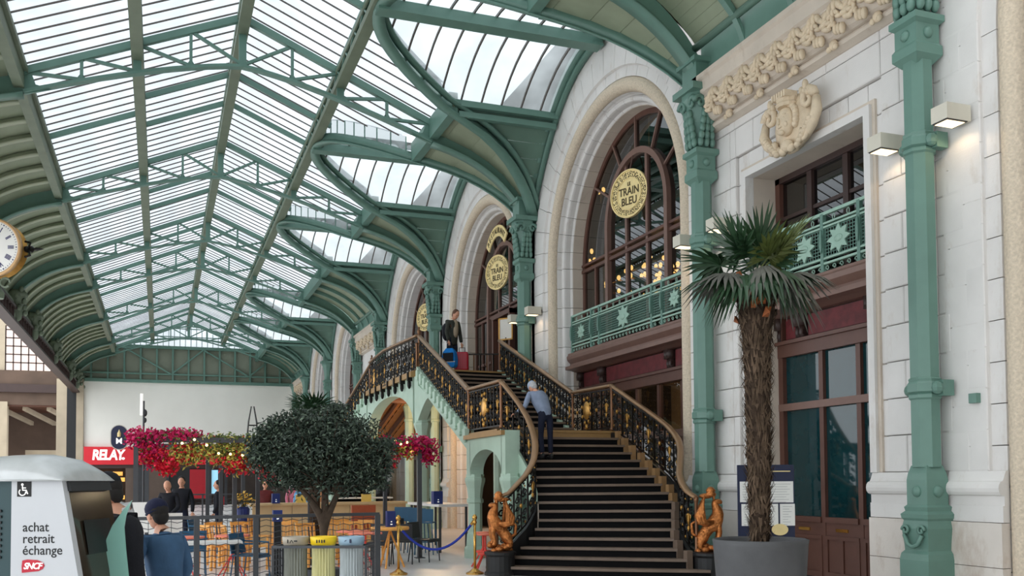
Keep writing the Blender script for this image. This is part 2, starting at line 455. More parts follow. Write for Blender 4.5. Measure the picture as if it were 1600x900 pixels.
for bi, (kind, y0, y1) in enumerate(BAYX):
    yc = (y0+y1)/2 if bi else 5.02
    n = max(4, round((y1-y0)/.497)); far = y0 > 40
    for si in range(4):
        xa, xb = PURX[si], PURX[si+1]
        t = thing('roof_glazing', 'frosted roof glass with fine bars, %s bay from the camera, %s' % (ORDW[bi] if bi else 'first', SIDEW[si]), 'skylight', (xa, y0, roof(xa)))
        cut = None
        if si == 3 and kind == 'arch':
            cut = lambda y, yc=yc: min(xb, xg(y-yc))
        panel(t, xa, xb, y0, y1, n, cut, far)
        # mid rafters
        for fr in ((.5,) if si in (0,) else (.38, .62)):
            if kind == 'narrow' and fr == .62: continue
            ym = y0+(y1-y0)*fr
            xe = xb if cut is None else cut(ym)
            if xe > xa+.3:
                obj('rafter', MB().bar((xa, ym, roof(xa)-.02), (xe, ym, roof(xe)-.02), .08, .14), MINT, t)
    a = PURX[4]
    # eaves beam on the stone side: whole in narrow bays, stubs beside the lunettes
    sp = [(y0, y1)] if kind == 'narrow' else [(y0, yc-2.6), (yc+2.6, y1)]
    t = thing('roof_eaves_beam', 'green eaves beam at the foot of the roof glass, %s bay, stone wall side' % ORDW[bi], 'beam', (a, y0, 10.6))
    for p, q in sp:
        if q > p: obj('beam', MB().box(a-.08, p, 10.6, a+.14, q, 11.14), MINT, t)

_F = bez((6.63, 10.5), (8.45, 10.15), (9.25, 8.75), 14)
_M = bez((6.63, 10.95), (8.75, 10.5), (9.45, 8.85), 14)
def rib_web(sgn, y, w=.05):
    fx = (lambda x: x) if sgn > 0 else MIR
    m = MB(); rings = []
    for (fx_, fz), (mx_, mzz) in zip(_F, _M):
        rings.append([(fx(fx_), y-w/2, fz), (fx(fx_), y+w/2, fz), (fx(mx_), y+w/2, mzz), (fx(mx_), y-w/2, mzz)])
    m.loft(rings); return m
def rib_flange(sgn, y, w=.3, curve=None, t=.05):
    fx = (lambda x: x) if sgn > 0 else MIR
    m = MB(); rings = []
    for (a, z) in (curve or _F):
        rings.append([(fx(a), y-w/2, z-t), (fx(a), y+w/2, z-t), (fx(a), y+w/2, z+.01), (fx(a), y-w/2, z+.01)])
    m.loft(rings); return m
NODEX = [i*1.2 for i in range(5)]
def bch(d): return 11.84 - 1.29*(d/4.8)**1.35
for ti, y in enumerate([3.6] + YC):
    t = thing('roof_truss', 'green riveted roof truss, %s from the camera' % ORDW[ti], 'truss', (XR, y, 10.5))
    for s in (-1, 1):
        X = lambda d: XR + s*d
        obj('top_chord', MB().bar((X(0), y, 13.06), (X(4.8), y, 11.03), .14, .16), MINT, t)
        m = MB(); pts = [(X(d*.4), y, bch(d*.4)) for d in range(13)]
        for p, q in zip(pts, pts[1:]): m.bar(p, q, .2, .07)
        obj('bottom_chord', m, MINT, t)
        for k, d in enumerate(NODEX):
            if k == 0 and s == 1: continue
            w = .18 if k in (2, 4, 0) else .07
            m = MB().bar((X(d), y, bch(d)), (X(d), y, roof(X(d))), w, .09, (0, 1, 0))
            if k in (1, 3):
                m.add([(X(d)-.14, y-.01, bch(d)), (X(d)+.14, y-.01, bch(d)), (X(d), y-.01, bch(d)+.22)], [(0,1,2)])
                m.add([(X(d)-.14, y-.01, roof(X(d))), (X(d)+.14, y-.01, roof(X(d))), (X(d), y-.01, roof(X(d))-.2)], [(0,1,2)])
            obj('post', m, MINT, t)
        for k in range(4):
            a, b = NODEX[k+1], NODEX[k]
            obj('diagonal', MB().bar((X(a), y, roof(X(a))-.06), (X(b), y, bch(b)+.04), .07, .08, (0, 1, 0)), MINT, t)
        obj('gusset', MB().add([(X(4.8), y-.03, 10.5), (X(4.8), y-.03, 11.05), (X(4.3), y-.03, 11.2), (X(4.62), y-.03, 10.95), (X(4.55), y-.03, 10.75), (X(4.2), y-.03, 10.68)], [(0,1,2,3),(0,3,4,5)]), MINT, t)
        if s > 0 and y < 9: continue
        obj('cove_rib_web', rib_web(s, y), MINT, t)
        obj('cove_rib_flange', rib_flange(s, y, .34), MINT, t, smooth=True)
        obj('cove_rib_bracket', MB().bar((X(4.83), y-.09, 11.15), (X(5.15), y-.09, 10.95), .12, .45), MINT, t)

# tracks side cove: boards, curved ribs, consoles, lattice girder
for bi, (kind, y0, y1) in enumerate(BAYX):
    t = thing('cove', 'olive green ribbed cove above the tracks girder, %s bay from the camera' % ORDW[bi], 'ceiling panel', (-5.5, y0, 8.8), kind='structure')
    near = y0 < 40
    pts = [(MIR(a), z) for a, z in bez((6.63, 10.95), (8.75, 10.5), (9.45, 8.85), 10)]
    for (a, za), (b, zb) in zip(pts, pts[1:]):
        obj('board', MB().add([(a, y0, za+.02), (a, y1, za+.02), (b, y1, zb+.02), (b, y0, zb+.02), (a-.01, y0, za+.05), (a-.01, y1, za+.05), (b-.01, y1, zb+.05), (b-.01, y0, zb+.05)], [(0,1,2,3),(4,7,6,5)]), BOARD, t, smooth=True)
    nr = 6 if kind == 'arch' else 3
    cur = bez((6.63, 10.86), (8.7, 10.42), (9.4, 8.82), 12)
    for k in range(1, nr+1):
        y = y0 + (y1-y0)*k/(nr+1)
        m = rib_flange(-1, y, .2, cur, .05); m2 = rib_flange(-1, y, .06, [(a, z+.1) for a, z in cur], .12)
        m.add(m2.v, m2.f); obj('rib', m, BOARDL, t, smooth=True)
    obj('cornice', MB().box(-5.75, y0, 8.62, -5.42, y1, 8.86), OLIVE, t)
    # leafy console at the column line
    m = MB()
    yy = y1
    m.lathe([(.05, -1.05), (.16, -.95), (.22, -.7), (.18, -.5), (.3, -.2), (.36, .05), (.28, .2)], 10, (-5.35, yy, 9.1))
    for k in range(12):
        th = k*2.4; m.ball((-5.25+.2*cos(th), yy+.3*sin(th), 8.4+.09*k), .1, .1, .13, 6, 5)
    m.box(-5.5, yy-.3, 9.05, -5.0, yy+.3, 9.2)
    obj('leaf_console', m, OLIVE, t, smooth=True)
t = thing('tracks_girder', 'dark lattice girder under the cove on the tracks side', 'girder', (-5.6, 3, 8), kind='structure')
obj('bottom_boom', MB().box(-5.75, 3, 7.95, -5.3, YG, 8.05), BROWND, t)
obj('top_boom', MB().box(-5.75, 3, 8.5, -5.3, YG, 8.62), BROWND, t)
m = MB(); k = 0; y = 3.
while y < YG-1:
    m.bar((-5.5, y, 8.05), (-5.5, y+.7, 8.5), .05, .09); m.bar((-5.5, y+.7, 8.05), (-5.5, y, 8.5), .05, .09)
    m.box(-5.74, y-.03, 8.05, -5.34, y+.03, 8.5); y += .7
obj('lattice_web', m, BROWND, t, kind='stuff')

# lunette vaults over the arch bays on the stone side
def lunette(bi, y0, y1, yc):
    near = y0 < 40
    t = thing('lunette_vault', 'glazed cross vault with curved bars over the %s arch bay of the stone wall' % ORDW[bi], 'vault', (9.2, yc, 8.8))
    XW = 9.38
    dys = [4.3*(i/20) for i in range(21)]
    for s in (-1, 1):
        cur = [(xg(d), yc+s*d, bcr(d)) for d in dys]
        m = MB()
        # flange: normal-ish strip
        rings = []
        for (x, y, z) in cur:
            rings.append([(x-.13, y, z-.22), (x+.13, y-s*.1, z-.22), (x+.13, y-s*.1, z-.17), (x-.13, y, z-.17)])
        m.loft(rings); obj('groin_flange', m, MINT, t, smooth=True)
        m = MB(); rings = []
        for (x, y, z) in cur:
            rings.append([(x-.04, y, z-.2), (x+.04, y-s*.04, z-.2), (x+.04, y-s*.04, z+.06), (x-.04, y, z+.06)])
        m.loft(rings); obj('groin_web', m, MINT, t, smooth=True)
        m = MB(); rings = []
        for (x, y, z) in cur:
            rings.append([(x+.02, y-s*.12, z-.02), (x+.16, y-s*.2, z-.02), (x+.16, y-s*.2, z+.04), (x+.02, y-s*.12, z+.04)])
        m.loft(rings); obj('groin_glazing_curb', m, MINT, t, smooth=True)
        # glazed upstand between the groin and the main roof
        up_ = [p for p in cur if p[0] <= 6.7]
        m = MB(); m.v = [q_ for (x, y, z) in up_ for q_ in ((x, y, z+.05), (x, y, roof(x)+GLZ+.02))]; m.f = [(2*i, 2*i+1, 2*i+3, 2*i+2) for i in range(len(up_)-1)]
        obj('upstand_pane', m, SKYGLASS2, t)
        m = MB()
        for (x, y, z) in up_: m.bar((x, y, z), (x, y, roof(x)+GLZ), .03, .03)
        obj('upstand_post', m, MINT, t, kind='stuff')
        # springing beam of the glass
        z = bcr(2.56)
        obj('springing_beam', MB().box(6.7, yc+s*2.56-.09, z-.12, XW, yc+s*2.56+.09, z+.03), MINT, t)
        obj('springing_rail', MB().box(6.8, yc+s*2.66-.08, z-.34, XW, yc+s*2.66+.08, z-.2), MINT, t)
        # boarded skirt below the glass
        nb = 6
        for k in range(nb):
            d0 = 2.6+(4.28-2.6)*k/nb; d1 = 2.6+(4.28-2.6)*(k+1)/nb-.015
            obj('board', MB().add([(xg(d0), yc+s*d0, bcr(d0)), (XW, yc+s*d0, bcr(d0)), (XW, yc+s*d1, bcr(d1)), (xg(d1), yc+s*d1, bcr(d1)),
                                   (xg(d0), yc+s*(d0+.03), bcr(d0)+.03), (XW, yc+s*(d0+.03), bcr(d0)+.03), (XW, yc+s*(d1+.03), bcr(d1)+.03), (xg(d1), yc+s*(d1+.03), bcr(d1)+.03)],
                                  [(0,1,2,3),(4,5,6,7),(0,1,5,4),(2,3,7,6)]), MINTD, t)
        # cove boards between groin and transverse rib
        rows = 8
        for k in range(rows):
            d0 = 2.3 + (4.3-2.3)*k/rows; d1 = 2.3 + (4.3-2.3)*(k+1)/rows
            a, b = max(6.63, xg(d0)), max(6.63, xg(d1))
            ye = yc + s*((y1-y0)/2)
            if b - a < .01: continue
            obj('cove_board', MB().add([(a, yc+s*d0, mz(a)), (b-.012, yc+s*d1, mz(b)), (b-.012, ye, mz(b)), (a, ye, mz(a)),
                                        (a, yc+s*d0, mz(a)+.03), (b-.012, yc+s*d1, mz(b)+.03), (b-.012, ye, mz(b)+.03), (a, ye, mz(a)+.03)],
                                       [(0,1,2,3),(4,5,6,7),(0,1,5,4),(2,3,7,6)]), BOARD, t)
        # curved glazing bars and panes
        xs = [4.75 + .52*k for k in range(10)]
        for k, x in enumerate(xs):
            dm = 2.56
            if x < xg(2.56):
                lo, hi = 0, 2.56
                for _ in range(20):
                    md = (lo+hi)/2
                    if xg(md) < x: lo = md
                    else: hi = md
                dm = lo
            if dm < .15: continue
            pts = [(x, yc+s*dm*j/7, bcr(dm*j/7)) for j in range(8)]
            m = MB()
            for p, q in zip(pts, pts[1:]): m.bar(p, q, .035, .06)
            obj('curved_bar', m, BARM, t)
        xe = [4.3] + xs + [XW]
        for a, b in zip(xe, xe[1:]):
            rings = []
            for j in range(9):
                d = 2.56*j/8
                aa = max(a, xg(d))
                if aa >= b-.01: break
                rings.append(((aa, yc+s*d, bcr(d)+.05), (b, yc+s*d, bcr(d)+.05)))
            if len(rings) > 1:
                m = MB(); m.v = [p for r in rings for p in r]
                m.f = [(2*i, 2*i+1, 2*i+3, 2*i+2) for i in range(len(rings)-1)]
                obj('pane', m, SKYGLASS2, t, smooth=True)
    obj('crown_beam', MB().box(4.2, yc-.14, 11.56, XW, yc-.04, 11.76).box(4.2, yc+.04, 11.56, XW, yc+.14, 11.76).box(4.2, yc-.18, 11.5, XW, yc+.18, 11.56), MINT, t)
    rings = []
    for i in range(-22, 23):
        d = 4.34*i/22; z = bcr(d)
        nrm = V((0, d, z-7.6)).normalized()
        rings.append([(9.2, yc+d, z-.0), (9.42, yc+d, z-.0), (9.42, yc+d+nrm.y*.16, z+nrm.z*.16), (9.2, yc+d+nrm.y*.16, z+nrm.z*.16)])
    obj('wall_rib', MB().loft(rings), MINT, t, smooth=True)
    rings = [[(9.3, p[0][1]-0, p[0][2]-.12), (9.44, p[1][1], p[1][2]-.12), (9.44, p[1][1], p[1][2]-.02), (9.3, p[0][1], p[0][2]-.02)] for p in rings]
    obj('wall_rib_bead', MB().loft(rings), MINT, t, smooth=True)
for bi, (kind, y0, y1) in enumerate(BAYS):
    if kind == 'arch' and bi: lunette(bi, y0, y1, (y0+y1)/2)

# boarded coves over the narrow bays on the stone side
for bi, (kind, y0, y1) in enumerate(BAYX):
    if kind != 'narrow': continue
    t = thing('cove', 'green boarded cove with ribs above the stone cornice, %s bay' % ORDW[bi], 'ceiling panel', (9.2, y0, 9.), kind='structure')
    pts = bez((6.63, 10.95), (8.3, 10.6), (9.15, 9.55), 14)
    for (a, za), (b, zb) in zip(pts, pts[1:]):
        b -= .008
        obj('board', MB().add([(a, y0, za), (a, y1, za), (b, y1, zb), (b, y0, zb), (a, y0, za+.03), (a, y1, za+.03), (b, y1, zb+.03), (b, y0, zb+.03)],
            [(0,3,2,1),(4,5,6,7),(0,1,5,4),(2,3,7,6)]), BOARD, t)
    nr = 3
    for k in range(1, nr+1):
        y = y0+(y1-y0)*k/(nr+1)
        cur = bez((6.63, 10.8), (8.2, 10.5), (9.05, 9.5), 10) + [(9.16, 9.3), (9.24, 9.1)]
        obj('rib', rib_flange(1, y, .12, [(a, z+.12) for a, z in cur], .14), MINT, t)
    obj('roll_moulding', MB().tube([(9.1, y0, 9.5), (9.1, y1, 9.5)], .07, 8), MINTD, t, smooth=True)
    obj('fascia_plate', MB().box(9.24, y0, 8.86, 9.4, y1, 9.6), MINT, t)
    m = MB()
    for k in range(int((y1-y0)/.13)): m.ball((9.23, y0+.1+k*.13, 8.95), .022, .022, .022, 5, 4)
    obj('rivet', m, MINT, t, smooth=True, kind='stuff')

# the hall goes on behind the camera
t = thing('roof_glazing', 'frosted roof glass continuing behind the camera', 'skylight', (XR, -7, 12))
for si in range(4):
    xa, xb = PURX[si], PURX[si+1]
    obj('pane', MB().quad((xa, -14, roof(xa)+GLZ), (xb, -14, roof(xb)+GLZ), (xb, YB0, roof(xb)+GLZ), (xa, YB0, roof(xa)+GLZ)), SKYGLASS, t)
    m = MB()
    for k in range(30):
        y = -14+k*.485; m.bar((xa, y, roof(xa)+GLZ-.03), (xb, y, roof(xb)+GLZ-.03), .022, .035)
    obj('glazing_bar', m, BARM, t, kind='stuff')
struct('wall_back', MB().box(-5.6, -14.4, 0, 9.6, -14, 13.2), STONED, 'back wall of the hall behind the camera', 'wall')
struct('wall_right_back', MB().box(9.45, -14, 0, 9.9, YB0, 11), STONE, 'stone wall continuing behind the camera', 'wall')
for sg, x0 in ((1, 6.63), (-1, None)):
    pts = bez((6.63, 10.95), (8.75, 10.5), (9.45, 8.85), 8)
    if sg < 0: pts = [(MIR(a), z) for a, z in pts]
    m = MB()
    for (a, za), (b, zb) in zip(pts, pts[1:]): m.add([(a, -14, za), (a, YB0, za), (b, YB0, zb), (b, -14, zb)], [(0,1,2,3)])
    struct('cove', m, BOARD, 'boarded cove continuing behind the camera', 'ceiling panel')
struct('wall_right_end', MB().box(9.47, YC[8], 0, 9.8, YG, 9.0), STONE, 'last strip of stone wall at the far end', 'wall')
# ------------------------------------------------------------------ stone wall on the right
XF = 9.45
def block(parent, y0, y1, z0, z1, x0=XF, x1=XF+.3, m=None, j=.006):
    if y1-y0 < .03 or z1-z0 < .03: return
    d = random.uniform(-.004, .004)
    c = .012
    mb = MB()
    a, b, e, f = y0+j, y1-j, z0+j, z1-j
    mb.add([(x0+d, a+c, e+c), (x0+d, b-c, e+c), (x0+d, b-c, f-c), (x0+d, a+c, f-c), (x0+.012, a, e), (x0+.012, b, e), (x0+.012, b, f), (x0+.012, a, f), (x1, a, e), (x1, b, e), (x1, b, f), (x1, a, f)],
           [(0,1,2,3),(0,4,5,1),(1,5,6,2),(2,6,7,3),(3,7,4,0),(4,8,9,5),(5,9,10,6),(6,10,11,7),(7,11,8,4)])
    obj('stone_block', mb, m or STONE, parent)
ZCRS = [0, .42, .84, 1.28] + [1.72+.507*k for k in range(16)]
def ashlar(parent, y0, y1, z0, z1, joints, x0=XF, mt=None):
    for k, (za, zb) in enumerate(zip(ZCRS, ZCRS[1:])):
        za2, zb2 = max(za, z0), min(zb, z1)
        if zb2-za2 < .03: continue
        js = [y0] + [j for j in joints[k % len(joints)] if y0+.1 < j < y1-.1] + [y1]
        for a, b in zip(js, js[1:]): block(parent, a, b, za2, zb2, x0, m=mt)

# arch surround: profile (half width, X)
PROF = [(4.36, 9.45), (3.76, 9.45), (3.74, 9.51), (3.52, 9.51)]
PROF += [(3.36+.15*cos(a), 9.58-.13*sin(a)) for a in [i*pi/7 for i in range(8)]]
PROF += [(3.19, 9.68), (3.19, 9.74)] + [(3.1+.07*cos(a), 9.8-.07*sin(a)) for a in [i*pi/5 for i in range(6)]] + [(3.02, 9.92), (2.98, 9.96), (2.98, 10.4), (4.36, 10.4)]
TOR = [(3.36+.158*cos(a), 9.58-.138*sin(a)) for a in [i*pi/7 for i in range(8)]] + [(3.2, 9.66), (3.52, 9.66)]
ZS = 7.1
INTR = [(2.99, 9.975), (2.968, 9.975), (2.968, 10.4), (2.99, 10.4)]
def arch_wall(bi, y0, y1, yc, jambs=(-1, 1), detail=True, crown=True):
    t = thing('wall_right_arch', 'moulded white stone arch surround, %s bay of the right wall' % ORDW[bi], 'arch', (XF, yc, 0), kind='structure')
    j = .006
    for s in jambs:
        fn = lambda w, x, z, s=s: (x, yc+s*w, z)
        if detail:
            h = ZS/14
            b = obj('stone_block', MB().prism(PROF, fn, j, h-j), STONE, t)
            c = obj('carved_torus', MB().loft([[fn(w, x, z) for w, x in TOR] for z in (0, h)], cap=False), CARVEW, t, smooth=True)
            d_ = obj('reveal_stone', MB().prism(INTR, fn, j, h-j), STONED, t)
            for k in range(1, 14):
                o = inst('stone_block', b.data, t); o.location = (0, 0, k*h)
                o = inst('carved_torus', c.data, t); o.location = (0, 0, k*h)
                o = inst('reveal_stone', d_.data, t); o.location = (0, 0, k*h)
        else:
            m = MB()
            for k in range(7): m.prism(PROF, fn, k*ZS/7+j, (k+1)*ZS/7-j)
            obj('stone_block', m, STONE, t, kind='stuff'); obj('carved_torus', MB().loft([[fn(w, x, z) for w, x in TOR] for z in (0, ZS)], cap=False), CARVEW, t, smooth=True)
    n = 22
    if crown:
        for k in range(n):
            a0, a1 = pi*k/n+.0015, pi*(k+1)/n-.0015
            def ringsof(pr, a0, a1, q=4): return [[(x, yc+w*cos(a0+(a1-a0)*i/q), ZS+w*sin(a0+(a1-a0)*i/q)) for w, x in pr] for i in range(q+1)]
            m = MB().loft(ringsof(PROF, a0, a1)); obj('voussoir', m, STONE, t)
            m = MB().loft(ringsof(TOR, pi*k/n, pi*(k+1)/n), cap=False); obj('carved_torus', m, CARVEW, t, smooth=True)
            if bi <= 3: obj('reveal_stone', MB().loft(ringsof(INTR, a0, a1)), STONED, t)
        # spandrel stone up to the vault rib, and the pier strips behind the columns
        pts = []
        outer = [(d, min(bcr(d)+.2, 11.95)) for d in [4.5*i/16-0 for i in range(-16, 17)]]
        m = MB(); rg = []
        for d, z in outer:
            zi = ZS + sqrt(max(0, 4.34**2-d*d)) if abs(d) < 4.34 else ZS
            rg.append([(9.47, yc+d, min(zi, z-.02)), (9.47, yc+d, z), (9.7, yc+d, z), (9.7, yc+d, min(zi, z-.02))])
        m.loft(rg); obj('spandrel', m, STONE, t)
    for s in jambs:
        yw = yc+s*4.36; ye = yc+s*4.6
        m = MB().box(9.47, min(yw, ye), 0, 9.8, max(yw, ye), 9.0); obj('pier_strip', m, STONE, t)
        # base mouldings
        a, b = sorted((yc+s*3.5, yc+s*4.36))
        base_course(t, a, b)
def base_course(parent, a, b):
    n = max(1, round((b-a)/1.1))
    for k in range(n):
        y0_, y1_ = a+(b-a)*k/n, a+(b-a)*(k+1)/n
        for z0_, z1_ in ((0, .56), (.56, 1.10)): obj('plinth_block', MB().box(9.37, y0_+.004, z0_, 9.5, y1_-.004, z1_-.008), PLINTHM, parent)
        obj('plinth_block', MB().box(9.40, y0_+.004, 1.10, 9.5, y1_-.004, 1.30), STONE, parent)
    pr = [(9.5, 1.30), (9.42, 1.30), (9.42, 1.42)] + [(9.40-.07*sin(t_), 1.51-.09*cos(t_)) for t_ in [i*pi/6 for i in range(7)]] + [(9.42, 1.64), (9.45, 1.72), (9.5, 1.72)]
    obj('torus_moulding', MB().prism(pr, lambda x, z, y: (x, y, z), a, b), STONE, parent, smooth=False)

# window joinery
def vb(m, y, z0, z1, w=.09, d=.1, x=10.3): return m.box(x-d/2, y-w/2, z0, x+d/2, y+w/2, z1)
def hb(m, y0, y1, z, w=.09, d=.1, x=10.3): return m.box(x-d/2, y0, z-w/2, x+d/2, y1, z+w/2)
def mull(t, name, mtl, *boxes):
    for b in boxes: obj(name, MB().box(*b), mtl, t)
def sill_and_panel(t, ya, yb, xw, zoff, bays):
    """brown cornice, oxblood frieze and beam between storeys"""
    xs = xw-.55
    pr = [(xw, 4.88), (xs+.06, 4.88), (xs+.06, 4.84), (xs+.02, 4.80), (xs+.03, 4.72), (xs+.12, 4.62), (xs+.10, 4.56), (xs-.02, 4.54), (xs-.02, 4.46), (xs+.14, 4.44), (xs+.3, 4.40), (xw, 4.40)]
    obj('brown_cornice', MB().prism(pr, lambda x, z, y: (x, y, z), ya, yb), BROWNP, t)
    obj('frieze_back', MB().box(xw-.08, ya, 3.9, xw, yb, 4.42), BROWND, t)
    obj('frieze_beam', MB().box(xw-.2, ya, 3.72, xw, yb, 3.95).box(xw-.26, ya, 3.93, xw, yb, 3.99), BROWN, t)
    for (a, b) in bays:
        obj('oxblood_panel', MB().box(xw-.12, a+.1, 4.03, xw-.06, b-.1, 4.38), OXBLOOD, t)
        m = MB()
        for q in (a, b):
            m.box(xw-.26, q-.05, 4.2, xw-.05, q+.05, 4.42); m.ball((xw-.22, q, 4.3), .07, .06, .1, 6, 5); m.ball((xw-.18, q, 4.1), .05, .05, .09, 6, 5); m.box(xw-.2, q-.035, 3.98, xw-.06, q+.035, 4.2)
        obj('corbel', m, BROWND, t, smooth=True)
def balcony(ya, yb, x, label, posts, ros):
    t = thing('balcony_railing', label, 'railing', (x, (ya+yb)/2, 4.9))
    for n_, z, h in (('top_rail', 5.84, .05), ('upper_rail', 5.68, .03), ('middle_rail', 5.62, .03), ('lower_rail', 5.12, .03), ('bottom_rail', 5.04, .035)):
        obj(n_, MB().box(x-.03, ya, z-h/2, x+.03, yb, z+h/2), MINTL, t)
    for p in posts:
        m = MB().box(x-.035, p-.035, 4.86, x+.035, p+.035, 5.84)
        m.ball((x-.05, p, 5.4), .04, .04, .2, 6, 5); m.lathe([(.03, -.16), (.06, -.1), (.05, 0)], 8, (x, p, 4.95))
        obj('baluster_post', m, MINT, t)
    m = MB(); n = int((yb-ya)/.062)
    for k in range(n+1): y = ya+(yb-ya)*k/n; m.box(x-.006, y-.005, 5.12, x+.006, y+.005, 5.62)
    for k in range(9): z = 5.15+k*.055; m.box(x-.008, ya, z-.005, x+.004, yb, z+.005)
    obj('wire_grid', m, MINT, t, kind='stuff')
    m = MB(); ps = sorted(posts)
    for a, b in zip(ps, ps[1:]):
        nn = max(2, int((b-a)/.16))
        for k in range(nn):
            y = a+(b-a)*(k+.5)/nn
            r = .045
            m.tube([(x, y+r*(1-i/14)*cos(i*.7), 4.965+r*(1-i/14)*sin(i*.7)) for i in range(11)], .009, 4)
            if k % 2: m.tube([(x, y+.03*cos(i*.7), 5.75+.045*sin(i*.7)) for i in range(10)], .008, 4)
    obj('scroll_frieze', m, MINTL, t, kind='stuff')
    for y, r in ros:
        m = MB(); st_ = [(r*(1.3 if k % 2 == 0 else (.72 if k % 4 == 1 else .8))*cos(2*pi*k/16)*1.05, r*(1.15 if k % 2 == 0 else .72)*sin(2*pi*k/16)) for k in range(16)]
        m.prism(st_, lambda a, b, d: (x-.02-d, y+a, 5.37+b), 0, .03); m.ball((x-.05, y, 5.37), .025, r*.5, r*.3, 10, 6)
        obj('rosette', m, MINTL, t)
    return t
def arch_window(bi, yc, detail=True, door=False, railing=True):
    t = thing('window_%d' % (bi+1), 'tall arched window with brown bars in the %s bay arch%s' % (ORDW[bi], ', the restaurant doorway below' if door else ''), 'window', (10.3, yc, 0), kind='structure')
    R = 2.98
    zb = 4.88 if not door else 4.7
    rg = [[(10.25, yc+w*cos(a), ZS+w*sin(a)) for w in (R, R-.13)] + [(10.37, yc+w*cos(a), ZS+w*sin(a)) for w in (R-.13, R)] for a in [pi*i/28 for i in range(29)]]
    obj('outer_arch_frame', MB().loft(rg), BROWN, t)
    for s in (-1, 1):
        obj('jamb_frame', MB().box(10.25, yc+s*R-.065-s*.065, 0, 10.37, yc+s*R+.065-s*.065, ZS), BROWN, t)
    zi = 7.75; ri = 1.52
    rg = [[(10.18, yc+w*cos(a), zi+w*sin(a)) for w in (ri, ri-.14)] + [(10.32, yc+w*cos(a), zi+w*sin(a)) for w in (ri-.14, ri)] for a in [pi*i/24 for i in range(25)]]
    obj('inner_arch_frame', MB().loft(rg), BROWNP, t)
    for s in (-1, 1): obj('inner_jamb', MB().box(10.18, yc+s*(ri-.07)-.07, zb, 10.32, yc+s*(ri-.07)+.07, zi), BROWNP, t)
    for k in range(1, 6):
        a = pi*k/6
        p = (10.26, yc+ri*cos(a), zi+ri*sin(a))
        # meet the outer arch
        lo, hi = ri, 4.
        for _ in range(30):
            md = (lo+hi)/2
            if (md*cos(a))**2+(zi-ZS+md*sin(a))**2 < (R-.05)**2: lo = md
            else: hi = md
        obj('radial_bar', MB().bar(p, (10.26, yc+lo*cos(a), zi+lo*sin(a)), .05, .05), BROWNP, t)
    obj('transom', MB().box(10.22, yc-R, 6.98, 10.34, yc+R, 7.06).box(10.22, yc-R, 7.14, 10.34, yc+R, 7.2), BROWN, t)
    for w in (-.5, .5):
        obj('mullion', MB().box(10.24, yc+w-.05, zb, 10.33, yc+w+.05, zi+sqrt(ri*ri-w*w)-.05), BROWNP, t)
    for w in (-2.2, 2.2): obj('mullion', MB().box(10.24, yc+w-.04, zb, 10.33, yc+w+.04, 7.0), BROWN, t)
    if not door: hb_ = obj('rail', MB().box(10.23, yc-R, 5.9, 10.34, yc+R, 5.98), BROWN, t)
    # panes
    xs = [-R+.06, -2.2, -ri, -.5, .5, ri, 2.2, R-.06]
    for a, b in zip(xs, xs[1:]):
        if door and (-.6 < (a+b)/2 < .6): continue
        obj('pane', MB().add([(10.29, yc+a, zb), (10.29, yc+b, zb), (10.29, yc+b, 7.0), (10.29, yc+a, 7.0)], [(0,1,2,3)]), WINGLASS, t)
    m = MB()
    for k in range(14):
        a0, a1 = pi*k/14, pi*(k+1)/14
        m2 = MB().add([(10.29, yc, 7.12), (10.29, yc+(R-.05)*cos(a0), ZS+(R-.05)*sin(a0)+.02), (10.29, yc+(R-.05)*cos(a1), ZS+(R-.05)*sin(a1)+.02)], [(0,1,2)])
        m.add(m2.v, m2.f)
    obj('fanlight_pane', m, WINGLASS, t)
    ya, yb = yc-R, yc+R
    if not door:
        sill_and_panel(t, ya+.02, yb-.02, 10.3, 0, ((yc-2.9, yc-1.7), (yc-1.6, yc+1.6), (yc+1.7, yc+2.9)))
        # ground floor glazing
        for w in (-2.9, -2.0, -1.0, 0, 1.0, 2.0, 2.9): obj('lower_mullion', MB().box(10.2, yc+w-.05, 0, 10.3, yc+w+.05, 3.72), BROWN, t)
        obj('lower_transom', MB().box(10.18, ya, 2.55, 10.3, yb, 2.7), BROWNP, t)
        obj('stall_riser', MB().box(10.15, ya, 0, 10.3, yb, .8), BROWN, t)
        ws = [-2.9, -2.0, -1.0, 0, 1.0, 2.0, 2.9]
        for k, (a, b) in enumerate(zip(ws, ws[1:])):
            for z0, z1 in ((.8, 2.55), (2.7, 3.72)):
                obj('pane', MB().add([(10.25, yc+a, z0), (10.25, yc+b, z0), (10.25, yc+b, z1), (10.25, yc+a, z1)], [(0,1,2,3)]), TEALGLASS if k == 0 else PLAINGLASS, t)
        if railing: balcony(ya+.03, yb-.03, 9.92, 'mint green balcony railing with star rosettes under the arched window, %s bay' % ORDW[bi],
                [yc-2.9, yc-1.75, yc-1.3, yc+1.3, yc+1.75, yc+2.9], [(yc-2.3, .17), (yc, .24), (yc+2.3, .17)])
    return t

for bi, (kind, y0, y1) in enumerate(BAYS):
    if kind != 'arch': continue
    yc = (y0+y1)/2
    if bi == 0:
        arch_wall(0, y0, y1, yc, (-1, 1), True, True); arch_window(0, yc, railing=False)
    else:
        arch_wall(bi, y0, y1, yc, (-1, 1), bi <= 3)
        arch_window(bi, yc, door=(bi == 3))
